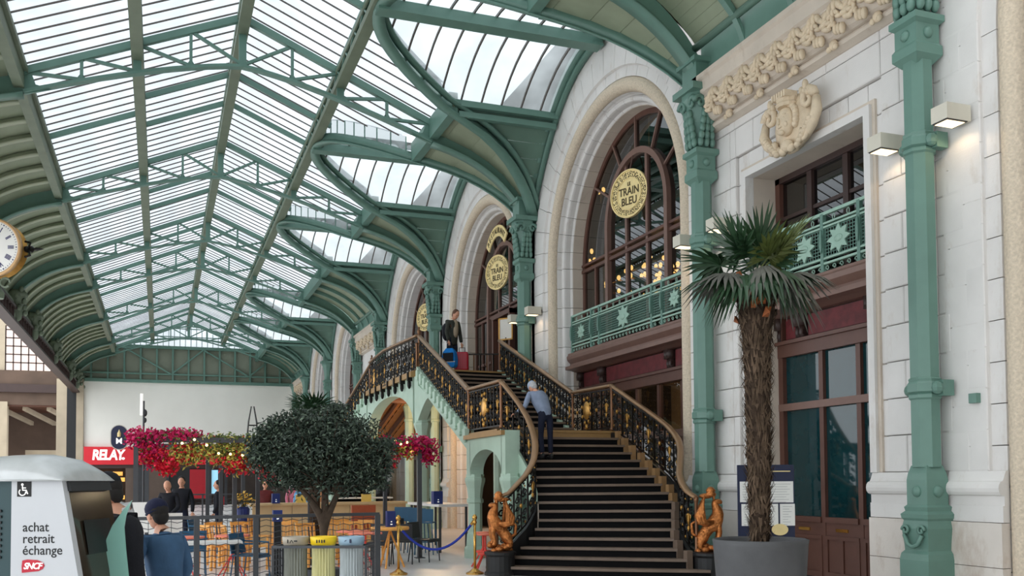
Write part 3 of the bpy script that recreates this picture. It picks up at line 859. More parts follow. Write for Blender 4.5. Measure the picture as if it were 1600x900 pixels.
# entry doorway in bay 3: dark open door with frame
yd = (BAYS[3][1]+BAYS[3][2])/2
t = thing('door_1', 'open brown framed doorway at the top of the staircase', 'door', (10.2, yd, 4.7), kind='structure')
for s in (-1, 1): obj('door_frame', MB().box(10.12, yd+s*.78-.07, 4.7, 10.3, yd+s*.78+.07, 7.0), BROWN, t)
obj('door_head', MB().box(10.1, yd-.85, 6.85, 10.3, yd+.85, 7.0), BROWN, t)
obj('door_leaf', MB().box(10.3, yd+.70, 4.72, 11.0, yd+.76, 6.84), BROWN, t)
for w in (-2.2, -1.5, 1.5, 2.2): obj('side_light_rail', MB().box(10.2, yd+w-.3, 5.5, 10.32, yd+w+.3, 5.58), BROWN, t)

# flat bays
def narrow(bi, y0, y1, detail):
    yc = (y0+y1)/2+.08
    t = thing('wall_right_bay', 'flat ashlar stone bay with a tall doorway, %s bay of the right wall' % ORDW[bi], 'wall', (XF, yc, 0), kind='structure')
    oa, ob, oz = yc-1.43, yc+1.5, 6.85
    if detail:
        j1 = [[y0+.6, 11.6, 12.9, 14.2], [y0+.95, 12.2, 13.5, y1-.55]]
        ashlar(t, y0, oa-.32, 1.72, 8.05, j1); ashlar(t, ob+.32, y1, 1.72, 8.05, j1)
        ashlar(t, oa-.32, ob+.32, 7.3, 8.05, j1)
        ashlar(t, oa-.32, oa, 1.72, 7.3, [[]], XF+.06); ashlar(t, ob, ob+.32, 1.72, 7.3, [[]], XF+.06)
        for k in range(7):
            a = oa + (ob-oa)*k/7; block(t, a, a+(ob-oa)/7, 6.85, 7.3, XF+.06)
    else:
        m = MB().box(XF, y0, 0, XF+.3, oa, 8.05).box(XF, ob, 0, XF+.3, y1, 8.05).box(XF, oa, 6.85, XF+.3, ob, 8.05)
        obj('ashlar', m, STONE, t)
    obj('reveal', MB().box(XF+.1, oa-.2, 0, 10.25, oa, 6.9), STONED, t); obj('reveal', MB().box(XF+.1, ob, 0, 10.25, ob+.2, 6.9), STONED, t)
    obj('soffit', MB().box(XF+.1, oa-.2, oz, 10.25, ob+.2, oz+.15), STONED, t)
    base_course(t, y0, oa-.0); base_course(t, ob, y1)
    for q in ((XF-.03, oa-.12, 1.722, XF+.14, oa+.008, 6.965), (XF-.03, ob-.008, 1.722, XF+.14, ob+.12, 6.965), (XF-.03, oa+.008, 6.842, XF+.14, ob-.008, 6.965)):
        obj('architrave', MB().box(*q), STONE, t)
    for q in ((XF+.02, oa-.18, 1.724, XF+.15, oa-.12, 7.03), (XF+.02, ob+.12, 1.724, XF+.15, ob+.18, 7.03), (XF+.02, oa-.12, 6.965, XF+.15, ob+.12, 7.03)):
        obj('architrave', MB().box(*q), STONED, t)
    # entablature
    pr = [(9.6, 8.88), (8.98, 8.88), (8.98, 8.80), (9.03, 8.76), (9.04, 8.56), (9.10, 8.52)] + [(9.10+.24*(1-cos(a)), 8.50-.42*sin(a)) for a in [i*pi/12 for i in range(7)]] + [(9.30, 8.06), (9.28, 8.02), (9.30, 7.98), (9.42, 7.94), (9.6, 7.94)]
    tr = thing('trim_%d' % (bi+1), 'carved stone cornice with curling acanthus leaves above the %s bay doorway' % ORDW[bi], 'cornice', (9.3, yc, 8), kind='structure')
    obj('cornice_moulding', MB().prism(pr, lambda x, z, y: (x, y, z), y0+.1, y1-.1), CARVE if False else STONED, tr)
    n = 10 if detail else 5
    for k in range(n):
        y = y0+.35+(y1-y0-.7)*(k+.5)/n; m = MB()
        L = (y1-y0-.7)/n
        for q in range(8):
            th = -.3+q*.48
            c = (9.10-.02*sin(th), y-L*.1+.45*L*cos(th), 8.27+.20*sin(th))
            m.ball(c, .06, .05, .10, 6, 5, Matrix.Rotation(-th+pi/2, 3, 'X'))
        for q in range(5):
            th = q*.75
            c = (9.07, y-L*.1+.24*L*cos(th), 8.26+.11*sin(th))
            m.ball(c, .05, .035, .06, 6, 5, Matrix.Rotation(-th+pi/2, 3, 'X'))
        m.tube([(9.09, y+.12+(.15-.009*i)*cos(i*.6+1), 8.30+(.15-.009*i)*sin(i*.6+1)) for i in range(13)], [.045-.0022*i for i in range(13)], 5)
        m.ball((9.12, y+.02, 8.24), .05, .05, .05, 6, 5)
        for q in range(3): m.ball((9.15, y-.3*L+q*.07, 8.12+q*.02), .06, .045, .09, 6, 5)
        obj('acanthus_leaf', m, LEAFST, tr, smooth=True)
        if k % 2 == 0:
            m = MB(); m.ball((9.27, y+.2, 8.03), .06, .09, .08, 7, 5); m.ball((9.24, y+.27, 7.98), .04, .05, .05, 6, 4); m.ball((9.24, y+.13, 7.98), .04, .05, .05, 6, 4)
            obj('carved_bud', m, LEAFST, tr, smooth=True)
    # joinery
    wt = thing('window_%d' % (bi+1), 'dark glazed door and window unit in brown wood, %s flat bay' % ORDW[bi], 'window', (10.15, yc, 0), kind='structure')
    xg_ = 10.12
    vs = [oa+.05, oa+.06+.95, oa+1.02+.93, ob-.05]
    mv = [oa+.05, oa+.96, oa+1.88, ob-.1]
    obj('frame', MB().box(xg_-.08, oa, 0, xg_+.08, oa+.1, oz), BROWN, wt); obj('frame', MB().box(xg_-.08, ob-.12, 0, xg_+.08, ob, oz), BROWN, wt)
    obj('frame', MB().box(xg_-.08, oa, oz-.1, xg_+.08, ob, oz), BROWND, wt)
    for y in (oa+.12+.84, oa+.12+1.72):
        obj('mullion', MB().box(xg_-.06, y-.05, 0, xg_+.06, y+.05, 3.72), BROWN, wt)
        obj('mullion', MB().box(xg_-.06, y+.2-.06, 4.88, xg_+.06, y+.2+.06, oz), BROWND, wt)
    obj('transom', MB().box(xg_-.09, oa, 2.80, xg_+.06, ob, 2.92), BROWNP, wt)
    obj('upper_bar', MB().box(xg_-.04, oa, 6.1, xg_+.04, ob, 6.16), BROWND, wt)
    ys = [oa+.1, oa+.96, oa+1.84, ob-.12]
    for a, b in zip(ys, ys[1:]):
        for z0, z1 in ((1.02, 2.8), (2.92, 3.72)): obj('pane', MB().add([(xg_, a, z0), (xg_, b, z0), (xg_, b, z1), (xg_, a, z1)], [(0,1,2,3)]), TEALGLASS, wt)
        obj('pane', MB().add([(xg_, a, 4.88), (xg_, b, 4.88), (xg_, b, oz-.1), (xg_, a, oz-.1)], [(0,1,2,3)]), WINGLASS, wt)
        # panelled door foot
        dl = obj('door_leaf', MB().box(xg_-.05, a+.04, .05, xg_+.05, b-.04, 1.02), BROWN, wt)
        m = MB().box(xg_-.09, a+.04, .93, xg_-.04, b-.04, 1.02).box(xg_-.075, a+.04, .66, xg_-.04, b-.04, .72).box(xg_-.075, a+.04, .05, xg_-.04, b-.04, .14)
        md = (a+b)/2
        for q in (a+.07, md, b-.07): m.box(xg_-.075, q-.035, .14, xg_-.04, q+.035, .66)
        obj('door_moulding', m, BROWN, dl)
        obj('letter_plate', MB().box(xg_-.07, md-.14, .79, xg_-.045, md+.14, .84), BRASS, dl)
    sill_and_panel(wt, oa+.01, ob-.01, xg_+.1, 0, ((oa+.05, oa+.55), (oa+.65, ob-.65), (ob-.55, ob-.05)))
    balcony(oa+.02, ob-.02, 9.86, 'mint green balcony railing with rosette above the doorway, %s bay' % ORDW[bi], [oa+.1, oa+.62, oa+1.46, ob-.62, ob-.1], [(oa+1.05, .2), (ob-1.05, .2)])
    return yc
for bi, (kind, y0, y1) in enumerate(BAYS):
    if kind == 'narrow':
        yn = narrow(bi, y0, y1, bi == 1)
        if bi == 1: YN1 = yn
# wall return right of the first column
t = thing('wall_right_pier', 'white stone pier with coursed blocks right of the nearest green column', 'wall', (XF, 9.1, 0), kind='structure')
ashlar(t, 8.76, 9.5, 1.72, 8.9, [[9.05], [9.3]])

# mask cartouche over the first flat bay
t = thing('stone_cartouche', 'carved stone mask of a crowned woman in a scrolled cartouche over the doorway', 'sculpture', (9.27, YN1, 7.2), kind='structure')
cx, cz = 9.30, 7.22
m = MB().ball((cx+.02, YN1, cz), .12, .46, .46, 16, 10); obj('shield', m, LEAFST, t, smooth=True)
m = MB().ball((cx-.13, YN1, cz+.02), .14, .17, .23, 14, 12)
m.ball((cx-.275, YN1, cz+.0), .035, .03, .055, 7, 5); m.ball((cx-.255, YN1, cz-.085), .02, .05, .018, 7, 5); m.ball((cx-.22, YN1, cz-.165), .05, .06, .045, 7, 5)
for s in (-1, 1): m.ball((cx-.235, YN1+s*.065, cz+.055), .022, .034, .018, 6, 5); m.ball((cx-.23, YN1+s*.07, cz+.10), .03, .05, .014, 6, 5); m.ball((cx-.2, YN1+s*.09, cz-.05), .05, .05, .06, 6, 5)
obj('face', m, LEAFST, t, smooth=True)
m = MB()
for k in range(16):
    a = -.5+k*(pi+1.)/15; m.ball((cx-.1, YN1+.21*cos(a), cz+.04+.24*sin(a)), .07, .055, .06, 6, 5)
obj('hair', m, LEAFST, t, smooth=True)
m = MB().lathe([(.16, .0), (.19, .04), (.16, .08), (.19, .14)], 12, (cx-.1, YN1, cz+.24))
for k in range(6): m.box(cx-.28, YN1-.17+k*.06, cz+.36, cx-.04, YN1-.13+k*.06, cz+.46)
obj('crown', m, LEAFST, t)
for s in (-1, 1):
    m = MB().tube([(cx-.08, YN1+s*(.47+(.17-.011*i)*cos(i*.6)), cz+.22+(.17-.011*i)*sin(i*.6)) for i in range(14)], [.07-.003*i for i in range(14)], 7)
    m.tube([(cx-.05, YN1+s*.63, cz+.2), (cx-.07, YN1+s*.66, cz-.02), (cx-.07, YN1+s*.54, cz-.2), (cx-.06, YN1+s*.36, cz-.32), (cx-.06, YN1+s*.16, cz-.42)], [.06, .085, .085, .08, .06], 8)
    m.tube([(cx-.1, YN1+s*(.40+(.1-.007*i)*cos(i*.6+2)), cz-.30+(.1-.007*i)*sin(i*.6+2)) for i in range(12)], [.05-.002*i for i in range(12)], 6)
    for q in range(7): m.ball((cx-.12, YN1+s*(.56-.05*q), cz-.12-.05*q), .06, .07, .05, 6, 5)
    for q in range(4): m.ball((cx-.1, YN1+s*(.36+.07*q), cz+.38-.03*q), .06, .05, .06, 6, 5)
    m.ball((cx-.1, YN1+s*.44, cz+.44), .06, .05, .09, 6, 5)
    obj('scroll', m, LEAFST, t, smooth=True)
obj('leaf_drop', MB().ball((cx-.12, YN1, cz-.36), .09, .13, .1, 8, 6).ball((cx-.12, YN1+.1, cz-.42), .07, .08, .07, 8, 6).ball((cx-.12, YN1-.1, cz-.42), .07, .08, .07, 8, 6), LEAFST, t, smooth=True)

# ------------------------------------------------------------------ cast iron columns
def column(i, y, label, detail=True):
    t = thing('iron_column', label, 'column', (W, y, 0))
    r = .185; p8 = pi/8
    obj('shaft', MB().lathe([(r, 1.78), (r, 7.02)], 8, (W, y, 0), p8), MINT, t)
    ps = MB(); q = .172*sqrt(2)
    ps.lathe([(q*1.55, 0), (q*1.55, .25), (q*1.42, .28), (q*1.42, .60), (q*1.34, .68), (q*1.15, .72), (q*1.18, .80), (q*1.3, 1.0), (q*1.18, 1.1), (q*1.3, 1.13), (q*1.34, 1.18), (q*1.1, 1.22), (q*1.16, 1.27), (q*1.0, 1.30), (q, 1.62)], 4, (W, y, 0), pi/4)
    ps.lathe([(q, 1.62), (q*.93, 1.7), (r*1.0, 1.80)], 4, (W, y, 0), pi/4)
    obj('pedestal', ps, MINT, t)
    m = MB()
    for s in (-1, 1): m.tube([(W-.25, y+s*(.13+(.065-.004*k)*cos(k*.6)), .98+(.065-.004*k)*sin(k*.6)) for k in range(13)], .02, 5)
    m.tube([(W-.25, y-.15, .92), (W-.26, y-.08, .80), (W-.26, y, .77), (W-.26, y+.08, .80), (W-.25, y+.15, .92)], .028, 6)
    obj('volute_ornament', m, MINT, t, smooth=True)
    obj('boss', MB().ball((W-.17, y, 1.47), .05, .075, .075, 8, 6).ball((W-.0, y-.17, 1.47), .075, .05, .075, 8, 6), MINT, t, smooth=True)
    for z in (2.78, 5.95):
        m = MB().lathe([(r*1.02, -.14), (r*1.14, -.12), (r*1.14, -.08), (r*1.05, -.06), (r*1.22, -.04), (r*1.22, .06), (r*1.1, .09), (r*1.14, .12), (r*1.02, .14)], 8, (W, y, z), p8)
        for s in (-1, 1):
            m.box(W+.02, y+s*.22-.06, z-.1, W+.2, y+s*.22+.06, z+.1); m.ball((W-.02, y+s*.23, z), .085, .075, .085, 8, 6)
        obj('collar', m, MINT, t)
    m = MB()
    m.lathe([(r, 6.98), (.225*1.35, 7.08), (.225*1.35, 7.2), (.21*1.35, 7.22), (.19*1.4, 7.24), (.19*1.4, 7.48), (.24*1.4, 7.52), (.24*1.4, 7.6), (.18*1.4, 7.64)], 4, (W, y, 0), pi/4)
    obj('neck_block', m, MINT, t)
    m = MB().ball((W-.19, y, 7.36), .05, .075, .075, 7, 5).ball((W, y-.19, 7.36), .075, .05, .075, 7, 5)
    obj('rosette', m, MINT, t, smooth=True)
    m = MB().lathe([(.18, 7.62), (.17, 7.8), (.2, 8.1), (.27, 8.4), (.33, 8.52), (.33, 8.64), (.24, 8.68)], 8, (W, y, 0), p8)
    obj('capital_bell', m, MINT, t)
    if detail:
        m = MB()
        for (dx, dy) in ((-1, 0), (0, -1), (0, 1)):
            for s in (-1, 1):
                c = V((W+dx*.27, y+dy*.27, 8.42)); sd = V((-dy, dx, 0))
                m.tube([tuple(c+sd*(s*(.16+(.12-.009*k)*cos(k*.6)))+V((0, 0, (.13-.009*k)*sin(k*.6)))) for k in range(14)], [.05-.002*k for k in range(14)], 6)
            for q in range(5):
                c = V((W+dx*(.20+.015*q), y+dy*(.20+.015*q), 7.72+q*.13))
                for s in (-.12, 0, .12):
                    e = c+V((-dy, dx, 0))*s*(1-.1*q); m.ball(tuple(e), .06, .06, .09, 6, 5)
        obj('capital_leaves', m, MINT, t, smooth=True)
    obj('abacus', MB().box(W-.36, y-.36, 8.62, W+.3, y+.36, 8.74), MINT, t)
    obj('impost_block', MB().box(W-.22, y-.24, 8.72, W+.3, y+.24, 9.2).box(W-.3, y-.32, 9.16, W+.3, y+.32, 9.24), MINT, t)
for i, y in enumerate(YC):
    lab = ['octagonal mint green iron column nearest the camera, right of the doorway', 'mint green iron column behind the palm, left of the doorway',
           'mint green iron column beside the restaurant arch above the stair rail', 'mint green iron column behind the man at the stair head'][i] if i < 4 else 'mint green iron column along the far stone wall, %s from the camera' % ORDW[i]
    column(i, y, lab, i < 6)

# ------------------------------------------------------------------ rooms behind the windows
t = thing('wall_inside', 'dim rooms behind the arched windows', 'room', (12, 30, 0), kind='structure')
obj('upper_floor', MB().box(10.45, .6, 4.42, 17, 72, 4.62), DARKROOM, t)
obj('back_wall', MB().box(17, .6, 0, 17.2, 72, 12.5), DARKROOM, t)
obj('upper_ceiling', MB().box(10.4, .6, 12.3, 17.2, 72, 12.5), DARKROOM, t)
obj('ground_back_wall', MB().box(13.6, .6, 0, 13.8, 72, 4.42), WARMROOM, t)
obj('ground_ceiling', MB().box(10.45, .6, 4.3, 13.8, 72, 4.42), WARMROOM, t)
for y in [0.6]+YC[1:]+[72]:
    obj('partition', MB().box(10.4, y-.15, 0, 17, y+.15, 12.5), DARKROOM, t)
obj('near_partition', MB().box(10.4, 9.3, 0, 17, 9.5, 12.5), DARKROOM, t)
obj('outer_wall_top', MB().box(9.6, .6, 11.9, 10.5, 72, 13), DARKROOM, t)
# chandeliers and wall lights seen through the glass
def chandelier(c, label, n=16, r=.95):
    t = thing('chandelier', label, 'chandelier', c)
    m = MB()
    for rr, z in ((r, 0), (r*.55, .35)):
        m.tube([(c[0]+rr*cos(2*pi*k/24), c[1]+rr*sin(2*pi*k/24), c[2]+z) for k in range(25)], .03, 5)
    for k in range(6): m.tube([(c[0]+r*cos(k*pi/3), c[1]+r*sin(k*pi/3), c[2]), (c[0]+.3*cos(k*pi/3), c[1]+.3*sin(k*pi/3), c[2]-.25), (c[0], c[1], c[2]+.6)], .02, 4)
    m.tube([(c[0], c[1], c[2]-.3), (c[0], c[1], 12.3)], .02, 5)
    obj('ring_frame', m, GOLD, t)
    for k in range(n):
        a = 2*pi*k/n; obj('bulb', MB().ball((c[0]+r*cos(a), c[1]+r*sin(a), c[2]+.1), .052, .052, .07, 7, 5), BULB, t, smooth=True)
    for k in range(n//2):
        a = 2*pi*k/(n//2)+.2; obj('bulb', MB().ball((c[0]+r*.55*cos(a), c[1]+r*.55*sin(a), c[2]+.45), .052, .052, .07, 7, 5), BULB, t, smooth=True)
chandelier((12.2, 22.1, 6.75), 'ring chandelier of warm bulbs behind the nearest arched window', 20, 1.2)
chandelier((13.3, 24.0, 7.5), 'second, lower ring chandelier deeper behind the nearest arched window', 16, .9)
chandelier((11.9, 19.9, 6.35), 'lowest ring chandelier behind the balcony of the nearest arched window', 14, .7)
chandelier((12.9, 34.2, 7.2), 'ring chandelier glowing behind the restaurant doorway', 12, .8)
for k, (y, z) in enumerate(((22.6, 9.35), (23.2, 7.6))):
    t = thing('wall_light', 'small warm three bulb light inside the arched window, %s' % ('upper' if k == 0 else 'lower'), 'lamp', (11.0, y, z))
    obj('bracket', MB().tube([(11.0, y, z-.3), (11.0, y, z)], .02, 5), GOLD, t)
    for dy, dz in ((-.15, 0), (.15, .03), (.02, .28)): obj('bulb', MB().ball((11.0, y+dy, z+dz), .055, .055, .075, 6, 5), BULB, t, smooth=True)

t = thing('ceiling_lamp', 'row of warm ceiling lamps in the ground floor room behind the nearest arch', 'lamp', (11.6, 19.2, 4.1))
for y in (17.6, 19.2, 20.8):
    obj('lamp_disc', MB().lathe([(.1, 0), (.13, .05), (.1, .08)], 12, (11.6, y, 4.15)), LAMPLIT, t)
    l = bpy.data.lights.new('ceiling_lamp_light', 'POINT'); l.energy = 40; l.color = (1, .76, .5); l.shadow_soft_size = .1
    o = bpy.data.objects.new('ceiling_lamp_light', l); COL.objects.link(o); o.parent = t; o.location = (0, y-19.2, -.1)

# ------------------------------------------------------------------ signs and wall lamps
def yz(x, yc, zc): return lambda a, b, d: (x-d, yc-a, zc+b)
def medallion(yc, zc, x, label, r=.56):
    t = thing('round_sign', label, 'sign', (x, yc, zc), radians(21), local=True); x = yc = zc = 0.
    m = MB().prism([(r*cos(2*pi*k/48), r*sin(2*pi*k/48)) for k in range(48)], lambda a, b, d: (x-d, yc+a, zc+b), 0, .04); obj('disc', m, PALEGOLD, t)
    m = MB(); rg = [[(x-.04, yc+q*cos(a), zc+q*sin(a)) for q in (r, r-.03)] + [(x-.065, yc+q*cos(a), zc+q*sin(a)) for q in (r-.03, r)] for a in [2*pi*k/48 for k in range(49)]]
    m.loft(rg, cap=False); rg = [[(x-.04, yc+q*cos(a), zc+q*sin(a)) for q in (r*.66, r*.63)] + [(x-.055, yc+q*cos(a), zc+q*sin(a)) for q in (r*.63, r*.66)] for a in [2*pi*k/48 for k in range(49)]]
    m.loft(rg, cap=False); obj('rim', m, PALEGOLD, t)
    obj('hanger', MB().bar((0., 0., r), (.12, 0., r+.4), .02, .02), BROWN, t)
    m = MB(); rnd = random.Random(3)
    for k in range(56):
        for q in (.71, .79, .87):
            a = 2*pi*(k+rnd.random()*.8)/56; rr = r*(q+rnd.uniform(-.02, .02))
            L = rnd.uniform(.012, .03); b = rnd.uniform(0, 3)
            m.bar((x-.042, yc+rr*cos(a)-L*cos(b), zc+rr*sin(a)-L*sin(b)), (x-.042, yc+rr*cos(a)+L*cos(b), zc+rr*sin(a)+L*sin(b)), .016, .008, (1, 0, 0))
    obj('pierced_border', m, INKB, t, kind='stuff')
    for s, b, z in (('LE', .09, .23), ('TRAIN', .2, .06), ('BLEU', .2, -.17)):
        obj('lettering', text_mb(s, b*1.25, yz(-.043, 0., z-.01), .01, bold=.004, sx=.84), INKB, t)
medallion(19.22, 8.22, 10.1, 'round pale gold sign in the nearest arched window')
medallion(28.3, 8.3, 10.1, 'round pale gold sign over the restaurant doorway in the second arch')
medallion(37.1, 8.3, 10.1, 'round gold sign in the third arch behind the man at the stair head')
for k, (yy, name) in enumerate(((28.3, 'RESTAURANT'), )):
    t = thing('arched_sign', 'curved gold banner sign above the restaurant doorway sign', 'sign', (10.1, yy, 9.2))
    a0, a1 = radians(38), radians(142)
    rg = [[(10.08, yy+q*cos(a), 8.55+q*sin(a)) for q in (1.25, .9)] + [(10.04, yy+q*cos(a), 8.55+q*sin(a)) for q in (.9, 1.25)] for a in [a0+(a1-a0)*i/20 for i in range(21)]]
    obj('banner', MB().loft(rg), PALEGOLD, t)
    for i, ch in enumerate(name):
        a = radians(132) - i*radians(84)/9
        a = pi - a
        ca, sa = cos(a), sin(a)
        fn = lambda u, v, d, ca=ca, sa=sa: (10.035-d, yy+(1.07+v)*ca+u*sa*1, 8.55+(1.07+v)*sa-u*ca)
        fn2 = lambda u, v, d, a=a: (10.035-d, yy+(1.07+v)*cos(a)-u*(-sin(a))*-1, 8.55+(1.07+v)*sin(a)+u*cos(a)*1)
        obj('lettering', text_mb(ch, .26, fn2, .01), INKB, t)
def sconce(y, z, label):
    t = thing('wall_lamp', label, 'lamp', (9.2, y, z))
    obj('housing', MB().box(9.02, y-.13, z-.1, 9.40, y+.13, z+.1), CREAMM, t)
    obj('lens_frame', MB().box(9.03, y-.115, z-.112, 9.36, y+.115, z-.1), DKGREY, t)
    obj('lens', MB().box(9.05, y-.1, z-.118, 9.33, y+.1, z-.111), LAMPLIT, t)
    obj('bracket', MB().bar((9.40, y, z+.0), (9.47, y, z), .1, .08), DKGREY, t)
    l = bpy.data.lights.new('wall_lamp_light', 'SPOT'); l.energy = 5; l.color = (1, .72, .45); l.spot_size = 2.6; l.shadow_soft_size = .08
    o = bpy.data.objects.new('wall_lamp_light', l); COL.objects.link(o); o.parent = t; o.location = (0, 0, -.14)
for y, z, lb in ((8.98, 6.16, 'cream box wall lamp right of the nearest green column'), (10.12, 6.18, 'cream box wall lamp left of the nearest green column'),
                 (15.35, 6.1, 'cream box wall lamp left of the column behind the palm'), (14.2, 6.12, 'cream box wall lamp behind the palm leaves right of its column'),
                 (23.1, 6.12, 'cream box wall lamp right of the column by the stair rail'), (24.4, 6.12, 'cream box wall lamp left of the column by the stair rail')):
    sconce(y, z, lb)
t = obj('junction_box', MB().box(9.38, 8.86, 2.56, 9.46, 8.98, 2.68), MINT, org=(9.42, 8.92, 2.56)); tag(t, 'small green junction box on the stone pier', 'box')
# ------------------------------------------------------------------ grand staircase
ST = 4.7/30
FACE_ = mat('menu_sheet_paper', (232, 228, 220), .6, 0, .03, 3)
CURB = mat('ochre_brown_stair_curb', (150, 116, 78), .5, 0, .14, 4)
YM = 28.3
TL = [(5.36,15.74),(5.83,15.72),(6.02,15.77),(6.21,15.83),(6.36,15.92),(6.46,16.02),(6.52,16.14),(6.57,16.27),(6.60,16.40),(6.62,16.54),(6.63,16.66),(6.62,16.79),(6.60,16.92),(6.56,17.06),(6.50,17.22),(6.42,17.40),(6.30,17.56)]
TR = [(8.47,13.46),(8.25,13.82),(8.23,14.1),(8.31,14.35),(8.46,14.57),(8.59,14.8),(8.73,15.02),(8.82,15.27),(8.89,15.51),(8.90,15.8),(8.91,16.07),(8.90,16.34),(8.89,16.62),(8.85,16.92),(8.83,17.2),(8.83,17.47),(8.84,17.76)]
RL = [(5.57,15.77,2.5),(5.79,15.76,3),(5.97,15.83,4),(6.16,15.9,5),(6.30,15.98,6),(6.41,16.08,7),(6.48,16.19,8),(6.53,16.31,9),(6.55,16.44,10),(6.56,16.58,11),(6.55,16.72,12),(6.52,16.87,13),(6.48,17.02,14),(6.42,17.18,15),(6.36,17.34,16),(6.29,17.5,17)]
RR = [(8.43,13.82,2.5),(8.38,13.98,3),(8.42,14.25,4),(8.52,14.5,5),(8.66,14.72,6),(8.81,14.95,7),(8.95,15.18,8),(9.06,15.42,9),(9.11,15.68,10),(9.13,15.96,11),(9.1,16.26,12),(9.05,16.55,13),(9.0,16.86,14),(8.95,17.16,15),(8.9,17.46,16),(8.84,17.76,17)]
stair = thing('grand_staircase', 'grand double staircase with black risers, iron and gilt balustrades, rising to the restaurant door', 'staircase', (7.6, 20, 0))
def my(p, mir):
    return (p[0], 2*YM - p[1]) + tuple(p[2:]) if mir else tuple(p)
def tread(name, l0, r0, l1, r1, z, m, bow=0., th=.045, over=.035):
    """board between the nosing line l0-r0 and the next line l1-r1"""
    def mid(a, b, k): return (a[0]+(b[0]-a[0])*k, a[1]+(b[1]-a[1])*k)
    f = []; b = []
    nx, ny = -(r0[1]-l0[1]), (r0[0]-l0[0]); ln = sqrt(nx*nx+ny*ny); nx /= ln; ny /= ln
    c = mid(l1, r1, .5); c0 = mid(l0, r0, .5)
    if (c[0]-c0[0])*nx+(c[1]-c0[1])*ny > 0: nx, ny = -nx, -ny
    for i in range(9):
        k = i/8; p = mid(l0, r0, k); o = bow*4*k*(1-k)+over
        f.append((p[0]+nx*o, p[1]+ny*o)); q = mid(l1, r1, k); b.append((q[0]-nx*.06, q[1]-ny*.06))
    poly = f + b[::-1]
    obj(name, MB().prism(poly, lambda x, y, zz: (x, y, zz), z-th, z), m, stair)
    return f
def riser(l0, r0, z0, z1, bow=0., m=None):
    nx, ny = -(r0[1]-l0[1]), (r0[0]-l0[0]); ln = sqrt(nx*nx+ny*ny); nx /= ln; ny /= ln
    if ny > 0: nx, ny = -nx, -ny
    pts = [(l0[0]+(r0[0]-l0[0])*i/8+nx*bow*4*(i/8)*(1-i/8), l0[1]+(r0[1]-l0[1])*i/8+ny*bow*4*(i/8)*(1-i/8)) for i in range(9)]
    mb = MB()
    for p, q in zip(pts, pts[1:]): mb.add([(p[0], p[1], z0), (q[0], q[1], z0), (q[0], q[1], z1), (p[0], p[1], z1)], [(0,1,2,3)])
    obj('riser', mb, m or RISER, stair)
def strip(path, lo, hi, w, m, name, parent):
    rg = []
    for i, p in enumerate(path):
        a = V(path[max(i-1, 0)][:2]); b = V(path[min(i+1, len(path)-1)][:2]); t = (b-a).normalized(); n = V((-t.y, t.x))*w/2
        rg.append([(p[0]-n.x, p[1]-n.y, lo(p)), (p[0]+n.x, p[1]+n.y, lo(p)), (p[0]+n.x, p[1]+n.y, hi(p)), (p[0]-n.x, p[1]-n.y, hi(p))])
    return obj(name, MB().loft(rg), m, parent)
UPN = 13
UL = [(6.27+(6.66-6.27)*k/UPN, 19.42+(25.2-19.42)*k/UPN) for k in range(UPN+1)]
UR = [(8.72+(9.10-8.72)*k/UPN, 19.46+(25.4-19.46)*k/UPN) for k in range(UPN+1)]
ZL1 = 17*ST; ZTOP = 30*ST
